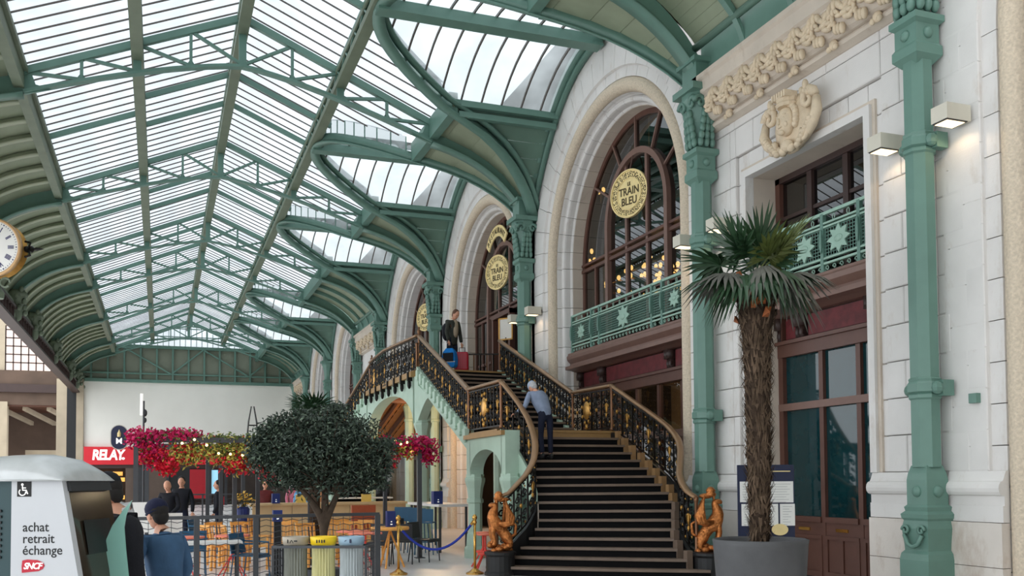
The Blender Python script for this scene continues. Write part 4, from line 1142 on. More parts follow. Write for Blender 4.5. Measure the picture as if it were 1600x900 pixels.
for mir in (False, True):
    q = lambda p: my(p, mir)
    for k in range(16):
        z = (k+1)*ST; bow = .12 if k == 0 else (.06 if k == 1 else .02)
        tread('tread', q(TL[k]), q(TR[k]), q(TL[k+1]), q(TR[k+1]), z, TREAD, bow)
        if not mir: riser(TL[k], TR[k], z-ST, z-.04, bow)
        else: riser(q(TR[k]), q(TL[k]), z-ST, z-.04, 0)
    riser(q(TL[16]), q(TR[16]), 16*ST, ZL1-.04, 0, TREADG)
    a, b = sorted((q((0, 17.56))[1], q((0, 19.5))[1]))
    obj('landing_slab', MB().box(6.22, a+.26, ZL1-.3, 8.9, b-.26, ZL1-.05), STAIRM, stair)
    e = obj('landing_edge', MB().prism([q(TL[16]), q((8.90, 17.74)), q((8.76, 19.5)), q((6.2, 19.5)), q((6.2, 17.5))], lambda x, y, zz: (x, y, zz), ZL1-.05, ZL1), TREADG, stair)
    for k in range(UPN):
        z = ZL1+(k+1)*ST
        tread('tread', q(UL[k]), q(UR[k]), q(UL[k+1]), q(UR[k+1]), z, TREAD if k < UPN-1 else TREADG, 0)
        riser(q(UL[k]), q(UR[k]), z-ST, z-.04)
    # stringers and soffit of the upper flight
    for U, nm in ((UL, 'stringer'), (UR, 'stringer')):
        pth = [q(p)+(ZL1+k*ST,) for k, p in enumerate(U)]
        strip(pth, lambda p: p[2]-.34, lambda p: p[2]+.10, .16, STAIRM, nm, stair)
    nb = 9
    for k in range(nb):
        f0 = k/nb; f1 = (k+1)/nb-.012
        def pt(U0, U1, f, z): return (U0[0]+(U1[0]-U0[0])*f, U0[1]+(U1[1]-U0[1])*f, z)
        a0, a1 = q(UL[0]), q(UR[0]); b0, b1 = q(UL[UPN]), q(UR[UPN])
        obj('soffit_plank', MB().quad(pt(a0, a1, f0, ZL1-.3), pt(a0, a1, f1, ZL1-.3), pt(b0, b1, f1, ZTOP-.34), pt(b0, b1, f0, ZTOP-.34)), SOFFIT, stair)
        if k in (1, 3, 5, 7):
            obj('soffit_joist', MB().bar(pt(a0, a1, f0, ZL1-.36), pt(b0, b1, f0, ZTOP-.40), .1, .12), SOFFITD, stair)
    # curbs of the lower flight
    rl = [q(p[:2])+(p[2]*ST,) for p in RL]; rr = [q(p[:2])+(p[2]*ST,) for p in RR]
    strip(rl[:7], lambda p: 0, lambda p: p[2]+.0, .07, BLACK, 'curb_wall', stair)
    strip(rl[6:], lambda p: p[2]-.5, lambda p: p[2]+.0, .07, STAIRM, 'curb_wall', stair)
    strip(rr, lambda p: 0, lambda p: p[2]-.02, .07, BLACK, 'curb_wall', stair)
    for k in range(1, 16):
        a_, b_ = TR[k], (rr[min(len(rr)-1, max(0, k-1))] if not mir else None)
        if mir: break
        obj('curb_block', MB().box(a_[0]-.02, a_[1]-.02, max(0, (k-.2)*ST), a_[0]+.09, a_[1]+.10, (k+1)*ST+.14), CURB if k > 6 else TREAD, stair)
    # stepped corbels on the outer stringer
    for k in range(UPN):
        p = q(UL[k]); z = ZL1+k*ST
        obj('corbel', MB().box(p[0]-.16, p[1]-.1, z-.10, p[0]-.06, p[1]+.1, z+.10).ball((p[0]-.13, p[1], z-.13), .05, .08, .07, 6, 5), STAIRM, stair)
    # arch under the first landing
    def arch_face(x, ya, yb, zs, rise, ztop, th, name='arcade_arch', zt2=None):
        c = (ya+yb)/2; hw = (yb-ya)/2; rg = []
        for i in range(21):
            a = pi - pi*i/20; y = c+hw*cos(a); z = zs+rise*sin(a); t = ztop if zt2 is None else ztop+(zt2-ztop)*i/20
            rg.append([(x, y, z), (x, y, t), (x+th, y, t), (x+th, y, z)])
        obj(name, MB().loft(rg), STAIRM, stair)
    ya, yb = sorted((q((0, 17.1))[1], q((0, 19.3))[1]))
    arch_face(6.18, ya+.1, yb-.1, 1.78, .5, ZL1-.05, .3)
    for y in (ya, yb):
        obj('arcade_pier', MB().box(6.18, y-.12, 1.75, 6.48, y+.12, ZL1-.05), STAIRM, stair)
    obj('edge_moulding', MB().box(6.1, ya-.1, ZL1-.14, 6.3, yb+.1, ZL1-.05), TREADG, stair)
    # raking half arch beside the great arch
    yq = 24.85
    rg = []
    for i in range(11):
        y = 24.7 - i*.22; a = i/10*pi/2
        z = 3.3+.55*sin(min(pi, i/10*pi*.85)); zt = ZL1+(y-19.42)/(25.2-19.42)*(ZTOP-ZL1)-.3
        y2 = q((0, y))[1]; z = min(z, zt-.02)
        rg.append([(6.5, y2, z), (6.5, y2, zt), (6.75, y2, zt), (6.75, y2, z)])
    obj('raking_arch', MB().loft(rg), STAIRM, stair)
# top landing
obj('landing_slab', MB().box(6.6, 25.2, ZTOP-.3, 10.4, 31.4, ZTOP-.05), STAIRM, stair)
obj('landing_floor', MB().box(6.52, 25.3, ZTOP-.05, 10.3, 31.3, ZTOP), TREADG, stair)
for k in range(14):
    y = 25.2+k*6.2/14
    obj('soffit_plank', MB().box(6.8, y+.006, ZTOP-.34, 9.4, y+6.2/14-.006, ZTOP-.3), SOFFIT, stair)
for k in range(5): obj('soffit_joist', MB().box(6.8, 25.9+k*1.2, ZTOP-.46, 9.4, 26.0+k*1.2, ZTOP-.33), SOFFITD, stair)
c = YM; rg = []
for i in range(31):
    a = pi-pi*i/30; y = c+3.05*cos(a); z = 3.22+.98*sin(a)
    rg.append([(6.5, y, z), (6.5, y, ZTOP-.1), (6.85, y, ZTOP-.1), (6.85, y, z)])
obj('great_arch', MB().loft(rg), STAIRM, stair)
obj('edge_moulding', MB().box(6.4, 25.1, ZTOP-.2, 6.6, 31.5, ZTOP-.05), TREADG, stair)
for k in range(8):
    y = 25.35+k*.84
    obj('iron_corbel', MB().box(6.36, y-.05, ZTOP-.30, 6.5, y+.05, ZTOP-.05).ball((6.42, y, ZTOP-.38), .06, .05, .14, 6, 5), IRON, stair)
# arcade pillars
def pillar(x, y, top, r=.17):
    m = MB().lathe([(r*1.6, 0), (r*1.6, .2), (r*1.3, .26), (r*1.2, .5), (r, .56), (r, top-.62), (r*1.2, top-.6), (r*1.2, top-.54), (r*1.0, top-.5), (r*1.15, top-.3), (r*1.45, top-.14), (r*1.45, top-.08), (r*1.3, top-.06), (r*1.3, top)], 8, (x, y, 0), pi/8)
    obj('arcade_pillar', m, STAIRM, stair)
for y in (24.9, 2*YM-24.9): pillar(6.68, y, 3.3); obj('arcade_pier', MB().box(6.5, y-.2, 3.28, 6.86, y+.2, ZTOP-.2), STAIRM, stair)
for y in (17.1, 19.3, 2*YM-17.1, 2*YM-19.3): pillar(6.33, y, 1.78, .15)
for x, y in ((8.9, 25.0), (8.9, 31.6), (8.0, 31.6)): pillar(x, y, 4.3, .15)

# balustrades
class Path:
    def __init__(s, pts):
        s.p = [V(a) for a in pts]; s.d = [0]
        for a, b in zip(s.p, s.p[1:]): s.d.append(s.d[-1]+(V((b.x-a.x, b.y-a.y))).length)
        s.L = s.d[-1]
    def at(s, u):
        u = max(0, min(s.L, u))
        for i in range(len(s.p)-1):
            if u <= s.d[i+1]+1e-9:
                k = (u-s.d[i])/max(1e-9, s.d[i+1]-s.d[i]); return s.p[i].lerp(s.p[i+1], k)
        return s.p[-1]
def spiral(P, u, h, r0, turns, ph, hand, n=13):
    out = []
    for i in range(n):
        k = i/(n-1); r = r0*(1-.8*k); a = ph+hand*turns*2*pi*k
        b = P.at(u+r*cos(a)); out.append((b.x, b.y, b.z+h+r*sin(a)))
    return out
def balustrade(pts, name='balustrade', medal=False, H=.95, posts=(True, True), seg=.46, airy=False, mpos=None):
    P = Path(pts)
    br = obj(name, MB(), IRON, stair)
    bo = MB()
    n = max(2, int(P.L/.12))
    low = [P.at(P.L*i/n)+V((0, 0, .07)) for i in range(n+1)]
    for a, b in zip(low, low[1:]): bo.bar(a, b, .035, .03)
    hi = [p+V((0, 0, H-.14)) for p in low]
    for a, b in zip(hi, hi[1:]): bo.bar(a, b, .03, .025)
    cells = max(1, round(P.L/seg)); cw = P.L/cells
    gd = []
    for c in range(cells):
        u = (c+.5)*cw; q = P.at(u)
        e = P.at(c*cw)
        if c: bo.bar(e+V((0, 0, .05)), e+V((0, 0, H-.05)), .028, .028)
        w = cw/2; hk = H/.95
        mc = mpos if mpos is not None else cells//2
        if airy:
            for s in (-1, 1):
                for h, hd in ((.68, 1), (.30, -1)):
                    bo.tube(spiral(P, u+s*w*.5, h*hk, w*.5, 1.6, pi/2*hd, s*hd, 18), .019, 4)
                    bo.tube(spiral(P, u+s*w*.42, (h-.17*hd)*hk, w*.26, 1.2, 0, -s, 10), .015, 4)
        for s in (() if airy else (-1, 1)):
            for h, hd in ((.66, 1), (.30, -1)):
                bo.tube(spiral(P, u+s*w*.48, h, w*.46, 1.5, pi/2*hd, s*hd, 15), .0165, 4)
            bo.tube(spiral(P, u+s*w*.5, .48, w*.3, 1.1, 0, s), .011, 4, n=None) if False else bo.tube(spiral(P, u+s*w*.5, .48, w*.26, 1.1, pi*(s < 0), s, 9), .015, 4)
            for h in (.12, .80): bo.tube(spiral(P, u+s*w*.42, h+.04, w*.26, 1., 0, s, 8), .014, 4)
        bo.bar(q+V((0, 0, .07)), q+V((0, 0, H-.05)), .022, .022)
        if not (medal and c == mc):
            g = MB()
            t = (P.at(u+.05)-P.at(u-.05)); t.z = 0; t.normalize()
            if c % 2 == 0:
                g.ball((q.x, q.y, q.z+.5), .026, .026, .12, 6, 5); g.ball((q.x, q.y, q.z+.66), .024, .024, .035, 6, 4); g.ball((q.x, q.y, q.z+.34), .03, .03, .06, 6, 4)
                for s in (-1, 1): g.tube([tuple(q+V((0, 0, .60))), tuple(q+t*(s*.06)+V((0, 0, .56))), tuple(q+t*(s*.05)+V((0, 0, .46)))], [.016, .014, .008], 4)
            else:
                g.ball((q.x, q.y, q.z+.48), .03, .03, .05, 6, 4)
            for s in (-1, 1):
                g.ball(tuple(q+t*(s*w*.5)+V((0, 0, .84))), .018, .018, .022, 5, 4); g.ball(tuple(q+t*(s*w*.55)+V((0, 0, .2))), .018, .018, .03, 5, 4)
            if c % 2 == 0: obj('gilt_figure', g, GOLD, br, smooth=True, kind='stuff')
            else: obj('gilt_beads', g, GOLD, br, smooth=True, kind='stuff')
        else:
            g = MB(); t = (P.at(u+.05)-P.at(u-.05)); t.z = 0; t.normalize()
            nn = V((-t.y, t.x, 0)); R = Matrix((t, nn, V((0, 0, 1)))).transposed()
            g.ball((q.x, q.y, q.z+.5), .15, .05, .21, 14, 8, R)
            obj('gold_medallion', g, GOLDM, br, smooth=True)
            g = MB()
            for k in range(8):
                a = 2*pi*k/8+.3; g.ball(tuple(q+t*(.2*cos(a))+V((0, 0, .5+.28*sin(a)))), .04, .03, .05, 6, 5)
            g.ball((q.x, q.y, q.z+.14), .05, .05, .07, 6, 5)
            obj('gilt_leaves', g, GOLD, br, smooth=True)
    br.data.from_pydata([tuple(V(p)-ORG[stair.name]) for p in bo.v], [], bo.f)
    n2 = max(2, int(P.L/.1)); rp = [P.at(P.L*i/n2)+V((0, 0, H)) for i in range(n2+1)]
    m = MB(); rg = []
    for i, p in enumerate(rp):
        t = rp[min(i+1, n2)]-rp[max(0, i-1)]; t.z = 0; t.normalize(); nn = V((-t.y, t.x, 0))*.065; u = V((0, 0, .035))
        rg.append([p-nn*1.0-u*.6, p-nn*.5-u, p+nn*.5-u, p+nn-u*.6, p+nn*.9+u*.5, p+nn*.4+u, p-nn*.4+u, p-nn*.9+u*.5])
    m.loft(rg); obj('handrail', m, RAIL, br, smooth=True)
    for f, e in zip(posts, (P.at(0), P.at(P.L))):
        if f:
            obj('post', MB().lathe([(.035, 0), (.05, .04), (.032, .08), (.032, .86), (.045, .9), (.045, .95)], 8, tuple(e)), POSTM, br, smooth=True)
for mir in (False, True):
    q = lambda p: my(p, mir)
    zl = [q(p[:2])+(p[2]*ST,) for p in RL]; zr = [q(p[:2])+(p[2]*ST,) for p in RR]
    balustrade(zl, posts=(True, False), seg=.36); balustrade(zr, posts=(True, False), seg=.36)
    A = q((6.29, 17.5))+(ZL1,); B = q((6.23, 19.4))+(ZL1,); balustrade([A, B], medal=True, seg=.38)
    A2 = q((8.84, 17.76))+(ZL1,); B2 = q((8.71, 19.46))+(ZL1,); balustrade([A2, B2], medal=True, seg=.38)
    balustrade([B, q((6.66, 25.2))+(ZTOP,)], posts=(False, True), seg=.42); balustrade([B2, q((9.1, 25.4))+(ZTOP,)], posts=(False, True), seg=.42)
    A3 = q((6.66, 25.2))+(ZTOP,)
LB = ZTOP-.2
balustrade([(6.60, 25.2, LB), (6.5, 26.6, LB), (6.44, 27.6, LB), (6.40, YM, LB), (6.44, 29, LB), (6.5, 30, LB), (6.60, 31.4, LB)], medal=True, H=1.15, posts=(True, True), seg=.66, airy=True, mpos=7)
obj('post_finial', MB().lathe([(.04, 0), (.05, .03), (.03, .05), (.055, .1), (.05, .15), (.02, .18), (.04, .22), (.0, .26)], 10, (6.66, 25.2, ZTOP+.95)), POSTM, stair, smooth=True)
obj('post_finial', MB().lathe([(.04, 0), (.05, .03), (.03, .05), (.055, .1), (.05, .15), (.02, .18), (.04, .22), (.0, .26)], 10, (6.66, 31.4, ZTOP+.95)), POSTM, stair, smooth=True)

# griffin newels on black plinths
def griffin(x, y, ang, label, sc=1.):
    t = thing('griffin_newel', label, 'statue', (x, y, 0), ang, local=True); t.scale = (sc,)*3
    pl = MB().lathe([(.31, 0), (.31, .05), (.28, .08), (.28, .36), (.31, .40), (.31, .44), (.26, .46)], 20); obj('plinth', pl, BLACK, t)
    b = skin([([((-.15, 0, .66), .085), ((-.08, 0, .80), .11), ((.03, 0, .92), .13), ((.14, 0, 1.02), .145), ((.17, 0, 1.14), .115), ((.12, 0, 1.25), .085), ((.09, 0, 1.34), .085), ((.17, 0, 1.35), .06), ((.235, 0, 1.315), .028)], None, None),
              ([((-.15, .08, .66), .085), ((-.20, .09, .56), .06), ((-.13, .09, .50), .045), ((-.06, .09, .48), .04)], 0, 0),
              ([((-.15, -.08, .66), .085), ((-.20, -.09, .56), .06), ((-.13, -.09, .50), .045), ((-.06, -.09, .48), .04)], 0, 0),
              ([((.14, .08, .92), .07), ((.17, .09, .78), .05), ((.12, .09, .64), .04), ((.16, .09, .56), .042)], 0, 3),
              ([((.14, -.08, .92), .07), ((.17, -.09, .78), .05), ((.12, -.09, .64), .04), ((.16, -.09, .56), .042)], 0, 3)], 1)
    for s in (-1, 1): b.ball((.08, s*.05, 1.43), .02, .02, .07, 6, 4)
    obj('body', b, BRONZE, t, smooth=True)
    for s in (-1, 1):
        m = MB()
        for k in range(9):
            f = k/8
            m.tube([(.06-.1*f, s*.13, .98-.04*f), (-.10-.10*f, s*(.16+.01*k % .03), 1.00-.02*f), (-.22-.02*f+.10*(1-f), s*.13, 1.16-.05*f+.12*(1-f)), (-.24+.16*(1-f), s*.08, 1.30-.16*f+.16*(1-f))], [.045, .042, .032, .008], 5)
        obj('wing', m, BRONZE, t, smooth=True)
    m = MB()
    m.tube([(-.18, 0, .7), (-.30, 0, .78), (-.31, .0, .95), (-.24, 0, 1.0), (-.2, 0, .93)], [.035, .032, .028, .024, .01], 6)
    obj('tail', m, BRONZE, t, smooth=True)
    m = MB()
    for k in range(16):
        a = k*2.4; r = .08+.11*((k*5) % 3)/2; m.ball((r*cos(a), r*sin(a), .47+.03*((k*7) % 4)), .075, .06, .055, 6, 5)
    m.tube([(.14+.08*(1-i/16)*cos(i*.55), -.12, .56+.08*(1-i/16)*sin(i*.55)) for i in range(13)], .024, 5)
    obj('rocky_base', m, BRONZE, t, smooth=True)
    m = MB().lathe([(.04, 1.42), (.09, 1.44), (.10, 1.48), (.07, 1.51), (.09, 1.54), (.05, 1.59), (.0, 1.61)], 12, (.03, 0, 0)); m.ball((-.06, 0, 1.44), .12, .075, .05, 8, 5)
    obj('turban_finial', m, BRONZE, t, smooth=True)
    return t
griffin(5.58, 15.62, pi+.25-YAW, 'bronze griffin newel post at the foot of the stair on the cafe side', .91)
griffin(8.62, 13.72, -YAW-.1, 'bronze griffin newel post at the foot of the stair beside the palm', .945)

# lamp under the landing, and fittings at the stair head
t = thing('soffit_lamp', 'round warm lamp under the top stair landing', 'lamp', (8.2, 29.2, 4.2))
obj('housing', MB().lathe([(.16, .06), (.18, .14), (.1, .16)], 16, (8.2, 29.2, 4.2)), GOLD, t); obj('diffuser', MB().lathe([(.06, .0), (.14, .03), (.16, .06)], 16, (8.2, 29.2, 4.2)), LAMPLIT, t)
l = bpy.data.lights.new('soffit_lamp_light', 'POINT'); l.energy = 190; l.color = (1, .66, .36); l.shadow_soft_size = .12
o = bpy.data.objects.new('soffit_lamp_light', l); COL.objects.link(o); o.parent = t; o.location = (0, 0, -.1)
t = thing('framed_menu', 'gold framed menu on a black stand at the head of the stair', 'sign', (9.62, 26.3, ZTOP), -YAW-.5, local=True)
obj('stand', MB().lathe([(.16, 0), (.16, .03), (.025, .06), (.025, 1.2)], 12), IRON, t)
obj('frame', MB().box(-.24, -.03, 1.12, .24, .0, 1.16).box(-.24, -.03, 1.74, .24, .0, 1.78).box(-.24, -.03, 1.12, -.2, .0, 1.78).box(.2, -.03, 1.12, .24, .0, 1.78), GOLDM, t)
obj('sheet', MB().box(-.2, -.015, 1.16, .2, .0, 1.74), FACE_, t)
t = thing('landing_railing', 'short black railing behind the red suitcase on the landing', 'railing', (9.2, 26.9, ZTOP))
obj('top_rail', MB().bar((8.65, 27.05, ZTOP+.75), (9.75, 26.65, ZTOP+.75), .05, .04), IRON, t)
for k in range(7):
    f = k/6; obj('baluster', MB().bar((8.65+1.1*f, 27.05-.4*f, ZTOP), (8.65+1.1*f, 27.05-.4*f, ZTOP+.75), .035, .035), POSTM if k % 2 else IRON, t)
# ------------------------------------------------------------------ shop front under the hoarding and the tracks side beyond
REDSIGN = mat('red_sign_board', (196, 22, 38), .45, 0, .05, 2, emit=.25)
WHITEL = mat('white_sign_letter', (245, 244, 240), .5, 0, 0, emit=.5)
NAVY = mat('navy_board', (24, 34, 66), .5, 0, .08, 4)
t = thing('shop_sign', 'red shop sign with slanted white lettering under the white hoarding', 'sign', (-3, YG, 2.9))
obj('board', MB().box(-5.0, YG-.3, 2.95, 4.6, YG, 4.2), REDSIGN, t)
obj('lettering', text_mb('RELAY', .98, lambda a, b, d: (-3.45+a, YG-.31-d, 3.6+b), .04, shear=.12, bold=.035, sx=.8, spacing=.88), WHITEL, t)
obj('lettering_dot', MB().prism([(.11*cos(k*.6283), .09*sin(k*.6283)) for k in range(10)], lambda a, b, d: (-2.45+a, YG-.31-d, 3.38+b), 0, .03), WHITEL, t)
t = thing('newsstand', 'dark framed shop front with warm lit shelves, brown shutters and a red panel', 'shop', (0, YG, 0))
def sp(name, x0, x1, z0, z1, m, y=0.): obj(name, MB().box(x0, YG-.1+y, z0, x1, YG+y, z1), m, t)
sp('fascia', -5, 4.6, 2.7, 2.95, BROWND)
for a, b in ((-1.75, -.95), (.4, .6), (3.3, 3.5), (4.4, 4.6)): sp('pillar', a, b, 0, 2.75, DKGREY, -.15)
BRSH = mat('brown_shutter', (92, 76, 66), .6, 0, .06, 3)
sp('shutter', -.95, .4, 0, 2.7, BRSH); sp('shutter', -2.3, -1.75, 0, 2.7, BRSH)
REDP = mat('red_panel', (176, 14, 34), .45, 0, .04, 3)
sp('red_panel', 2.0, 3.1, .5, 2.6, REDP)
sp('dark_door', .6, 2.0, 0, 2.7, BLACK)
SCRN = mat('lit_blue_screen', (150, 205, 230), .4, 0, .04, 1, emit=.7)
sp('screen', 3.2, 3.95, .8, 2.55, SCRN, -.02)
SHELF = mat('warm_lit_shelf', (246, 170, 80), .5, 0, .6, 3, emit=.8)
for k in range(5): sp('lit_shelf', -4.9+(k % 2)*.2, -2.35-(k % 3)*.15, .5+k*.42, .78+k*.42, SHELF, .3)
sp('shop_back', -5, -2.2, 0, 2.7, DARKROOM, .6)
sp('red_panel', 3.95, 4.4, 0, .6, REDP)
# M emblem sign
t = thing('capsule_sign', 'navy capsule sign with a cream rim and white M above the red flowers', 'sign', (-.78, 20.6, 2.3))
def caps(r, h, n=10): return [(r*cos(a), h+r*sin(a)) for a in [pi*i/n for i in range(n+1)]] + [(r*cos(a), -h+r*sin(a)) for a in [pi+pi*i/n for i in range(n+1)]]
f = lambda a, b, d: (-.78+a, 20.6-d, 2.57+b)
obj('rim', MB().prism(caps(.165, .09), f, 0, .05), CREAMM, t); obj('plate', MB().prism(caps(.148, .09), f, .05, .06), NAVY, t)
obj('lettering', text_mb('M', .17, lambda a, b, d: (-.78+a, 20.535-d, 2.49+b), .006, bold=.001), WHITEL, t)
obj('emblem', MB().lathe([(.035, 0), (.035, .07), (.02, .1), (.0, .15)], 8, (-.78, 20.535, 2.58)), PALEGOLD, t)
obj('hanger', MB().bar((-.62, 20.6, 2.62), (-.4, 20.1, 2.62), .03, .03), GREYM, t)

# tracks side building
t = thing('wall_tracks', 'brown station building with a gridded window beyond the tracks girder', 'building', (-9, 77, 0), kind='structure')
BEIGE = mat('beige_station_stone', (176, 162, 140), .8, 0, .1, 1)
DKBR = mat('dark_brown_wall', (92, 74, 62), .8, 0, .2, .8)  # dark brown, mottled at random
obj('upper_wall', MB().box(-24, 77, 9.9, -10.6, 77.4, 18), BEIGE, t); obj('upper_wall', MB().box(-10.6, 77, 13.2, -5, 77.4, 18), BEIGE, t)
obj('lintel_band', MB().box(-24, 76.8, 8.9, -5, 77.4, 9.9), DKBR, t); obj('lintel_band', MB().box(-24, 76.6, 8.3, -5, 77.4, 8.9), BROWND, t); obj('lintel_band', MB().box(-24, 76.9, 7.4, -5, 77.4, 8.3), DKBR, t)
PINK = glass('dusty_pink_window_glass', (236, 210, 196), .02, .8)
obj('window_pane', MB().quad((-10.6, 77.2, 9.9), (-5, 77.2, 9.9), (-5, 77.2, 13.2), (-10.6, 77.2, 13.2)), PINK, t)
m = MB()
for k in range(12): m.box(-10.6+k*.5-.04, 77.0, 9.9, -10.6+k*.5+.04, 77.1, 13.2)
for k in range(6): m.box(-10.6, 77.0, 9.9+k*.6-.04, -5, 77.1, 9.9+k*.6+.04)
obj('window_grid', m, BROWND, t)
obj('side_pier', MB().box(-14, 76.6, 0, -10.4, 77.4, 7.6), BEIGE, t)
obj('back_wall', MB().box(-24, 84, 0, -4, 84.3, 7.5), DKBR, t); obj('ceiling', MB().box(-24, 77, 7.3, -4, 84, 7.5), SOFFITD, t)
for k in range(4): obj('roof_beam', MB().bar((-11+k*1.6, 77.5, 7.2), (-9.5+k*1.6, 83, 6.4), .25, .3), BEIGE, t)
obj('far_counter', MB().box(-9.6, 80, 3.0, -7.2, 80.4, 4.2), BEIGE, t); obj('lit_strip', MB().box(-10.2, 79.6, 2.2, -7.0, 79.8, 2.9), WHITEL, t)
for x0, x1, mm in ((-6.75, -6.1, BEIGE), (-6.1, -5.5, BLACK), (-5.5, -5.05, BEIGE)): obj('end_pier', MB().box(x0, 72.0, 0, x1, 72.8, 8.9), mm, t)

# station clock on its bracket
t = thing('station_clock', 'round station clock with white face, blue numerals and gold rim on the tracks side', 'clock', (-3.95, 26.86, 7.6), -YAW, local=True)
R = .74
obj('case', MB().lathe([(R*.9, -.2), (R-.01, -.17), (R*.9, -.05), (R*.7, .1)], 40).xf(Matrix.Rotation(pi/2, 4, 'X')), GOLD, t, smooth=False)
FACE = mat('clock_face_enamel', (238, 236, 230), .35, 0, .02, 3)
INKN = mat('navy_ink', (36, 40, 96), .5)
obj('face', MB().lathe([(R*.92, -.01), (R*.92, .012)], 40).xf(Matrix.Translation((0, -.205, 0)) @ Matrix.Rotation(pi/2, 4, 'X')), FACE, t)
rg = [[(q*cos(a), d, q*sin(a)) for q, d in ((R+.01, -.12), (R+.01, -.23), (R*.93, -.24), (R*.93, -.2))] for a in [2*pi*k/40 for k in range(41)]]
obj('rim', MB().loft(rg, cap=False), mat('pale_brass_rim', (206, 166, 118), .4, .2, .05, 5), t, smooth=True)
NUM = ['XII', 'I', 'II', 'III', 'IIII', 'V', 'VI', 'VII', 'VIII', 'IX', 'X', 'XI']
for k in range(12):
    a = pi/2 - k*pi/6; ca, sa = cos(a), sin(a)
    fn = lambda u, v, d, ca=ca, sa=sa: ((R*.66+v)*ca+u*sa, -.222-d, (R*.66+v)*sa-u*ca)
    obj('numeral', text_mb(NUM[k], .2, fn, .006, bold=.006, sx=.6), INKN, t)
m = MB()
for k in range(60):
    a = 2*pi*k/60; m.bar((R*.84*cos(a), -.222, R*.84*sin(a)), (R*.88*cos(a), -.222, R*.88*sin(a)), .012 if k % 5 else .03, .006, (0, 1, 0))
obj('minute_marks', m, INKN, t)
obj('hour_hand', MB().bar((0, -.23, 0), (-.3, -.23, .14), .05, .008, (0, 1, 0)), INKN, t); obj('minute_hand', MB().bar((0, -.24, 0), (-.1, -.24, -.5), .035, .008, (0, 1, 0)), INKN, t)
m = MB()
for s in (-1, 1):
    m.lathe([(.05, 0), (.07, .08), (.03, .12), (.06, .2), (.02, .28), (.0, .42)], 8).xf(Matrix.Identity(4))
m = MB().lathe([(.07, 0), (.09, .06), (.04, .1), (.09, .18), (.03, .24), (.05, .3), (.0, .5)], 8).xf(Matrix.Translation((R, 0, 0)) @ Matrix.Rotation(pi/2, 4, 'Y'))
m.tube([(R, 0, .2), (R+.14, 0, .16), (R+.1, 0, .05)], .03, 5); m.tube([(R, 0, -.2), (R+.14, 0, -.16), (R+.1, 0, -.05)], .03, 5)
obj('side_finial', m, IRON, t)
m = MB().lathe([(.2, -1.25), (.22, -1.1), (.12, -.95), (.14, -.8), (.1, -.7)], 10)
m.bar((0, 0, -1.2), (-1.5, .6, -1.0), .14, .2); m.tube([(-.2+.22*cos(i*.5), 0, -1.0+.2*sin(i*.5)) for i in range(14)], .04, 5)
m.tube([(.25+.12*cos(i*.5), 0, -.85+.12*sin(i*.5)) for i in range(12)], .03, 5)
obj('bracket', m, OLIVE, t)

# ------------------------------------------------------------------ ticket machine
K = 5.5/1477.5
def kx(u): return (u-100)*K
def kz(v): return 1.65-(v-756)*K
KWH = mat('ticket_machine_white_panel', (196, 198, 202), .35, 0, .02, 3)
KGL = mat('ticket_machine_dark_gloss', (52, 44, 36), .12, 0, .35, 9)
KTEAL = mat('ticket_machine_dark_teal', (30, 62, 66), .4, 0, .05, 4)
KCAP = mat('ticket_machine_dome', (196, 199, 200), .22, .1, .06, 10)
FIN = mat('teal_frosted_glass', (140, 190, 178), .12, 0, .06, 2)
INKK = mat('black_print', (22, 22, 24), .6)
CRIM = mat('crimson_emblem', (190, 20, 48), .45)
fw = (sin(YAW), cos(YAW)); rt = (cos(YAW), -sin(YAW))
kl = (fw[0]*5.5 + rt[0]*(100-800)*K, fw[1]*5.5 + rt[1]*(100-800)*K, 0)
t = thing('ticket_machine', 'white and black ticket machine with a domed grey cap and printed side panel', 'machine', kl, -YAW, local=True)
P2 = lambda pts: [(kx(u), kz(v)) for u, v in pts]
xy = lambda a, b, d: (a, d, b)
obj('side_panel', MB().prism(P2([(20, 750), (98, 750), (125, 900), (150, 1080), (160, 1196), (20, 1196)]), xy, -.012, .05), KWH, t)
obj('back_panel', MB().prism(P2([(-70, 750), (20, 750), (20, 1196), (-70, 1196)]), xy, 0, .8), KTEAL, t)
m = MB()
for k in range(9): m.box(kx(-16), -.01, kz(800+k*9), kx(4), .0, kz(796+k*9))
obj('vent_slots', m, BLACK, t)
obj('core', MB().prism(P2([(20, 752), (97, 752), (124, 900), (157, 1196), (20, 1196)]), xy, .05, .62), KGL, t)
obj('front_visor', MB().prism(P2([(90, 753), (103, 753), (107, 768), (92, 768)]), xy, .04, .6), DKGREY, t)
obj('screen', MB().add([(kx(112), .16, kz(815)), (kx(112), .52, kz(815)), (kx(121), .52, kz(870)), (kx(121), .16, kz(870))], [(0,1,2,3)]).add([(kx(114), .2, kz(826)), (kx(114), .3, kz(826)), (kx(116), .3, kz(840)), (kx(116), .2, kz(840))], [(0,1,2,3)]), BLACK, t)
rg = []
DOME = [(-80, .72), (-50, .88), (-20, .97), (15, 1.), (45, .985), (70, .86), (88, .62), (99, .33), (105, .05)]
for y, f in ((-.05, .10), (-.045, .32), (-.0, .66), (.12, .92), (.3, 1.), (.48, .92), (.62, .6), (.66, .1)):
    rg.append([(kx(u), y, kz(752)+.165*h_*f) for u, h_ in DOME] + [(kx(105), y, kz(752)), (kx(-80), y, kz(752))])
obj('dome_cap', MB().loft(rg), KCAP, t, smooth=True)
K2 = 5.92/1477.5
fx2 = lambda u: (u-800)*K2 + 700*K
fz2 = lambda v: 1.65-(v-756)*K2
fin = [(206, 783), (192, 799), (176, 822), (167, 843), (163, 868), (165, 900), (176, 980), (192, 1120), (206, 1120), (205, 980), (202, 905), (197, 860), (194, 825), (197, 806)]
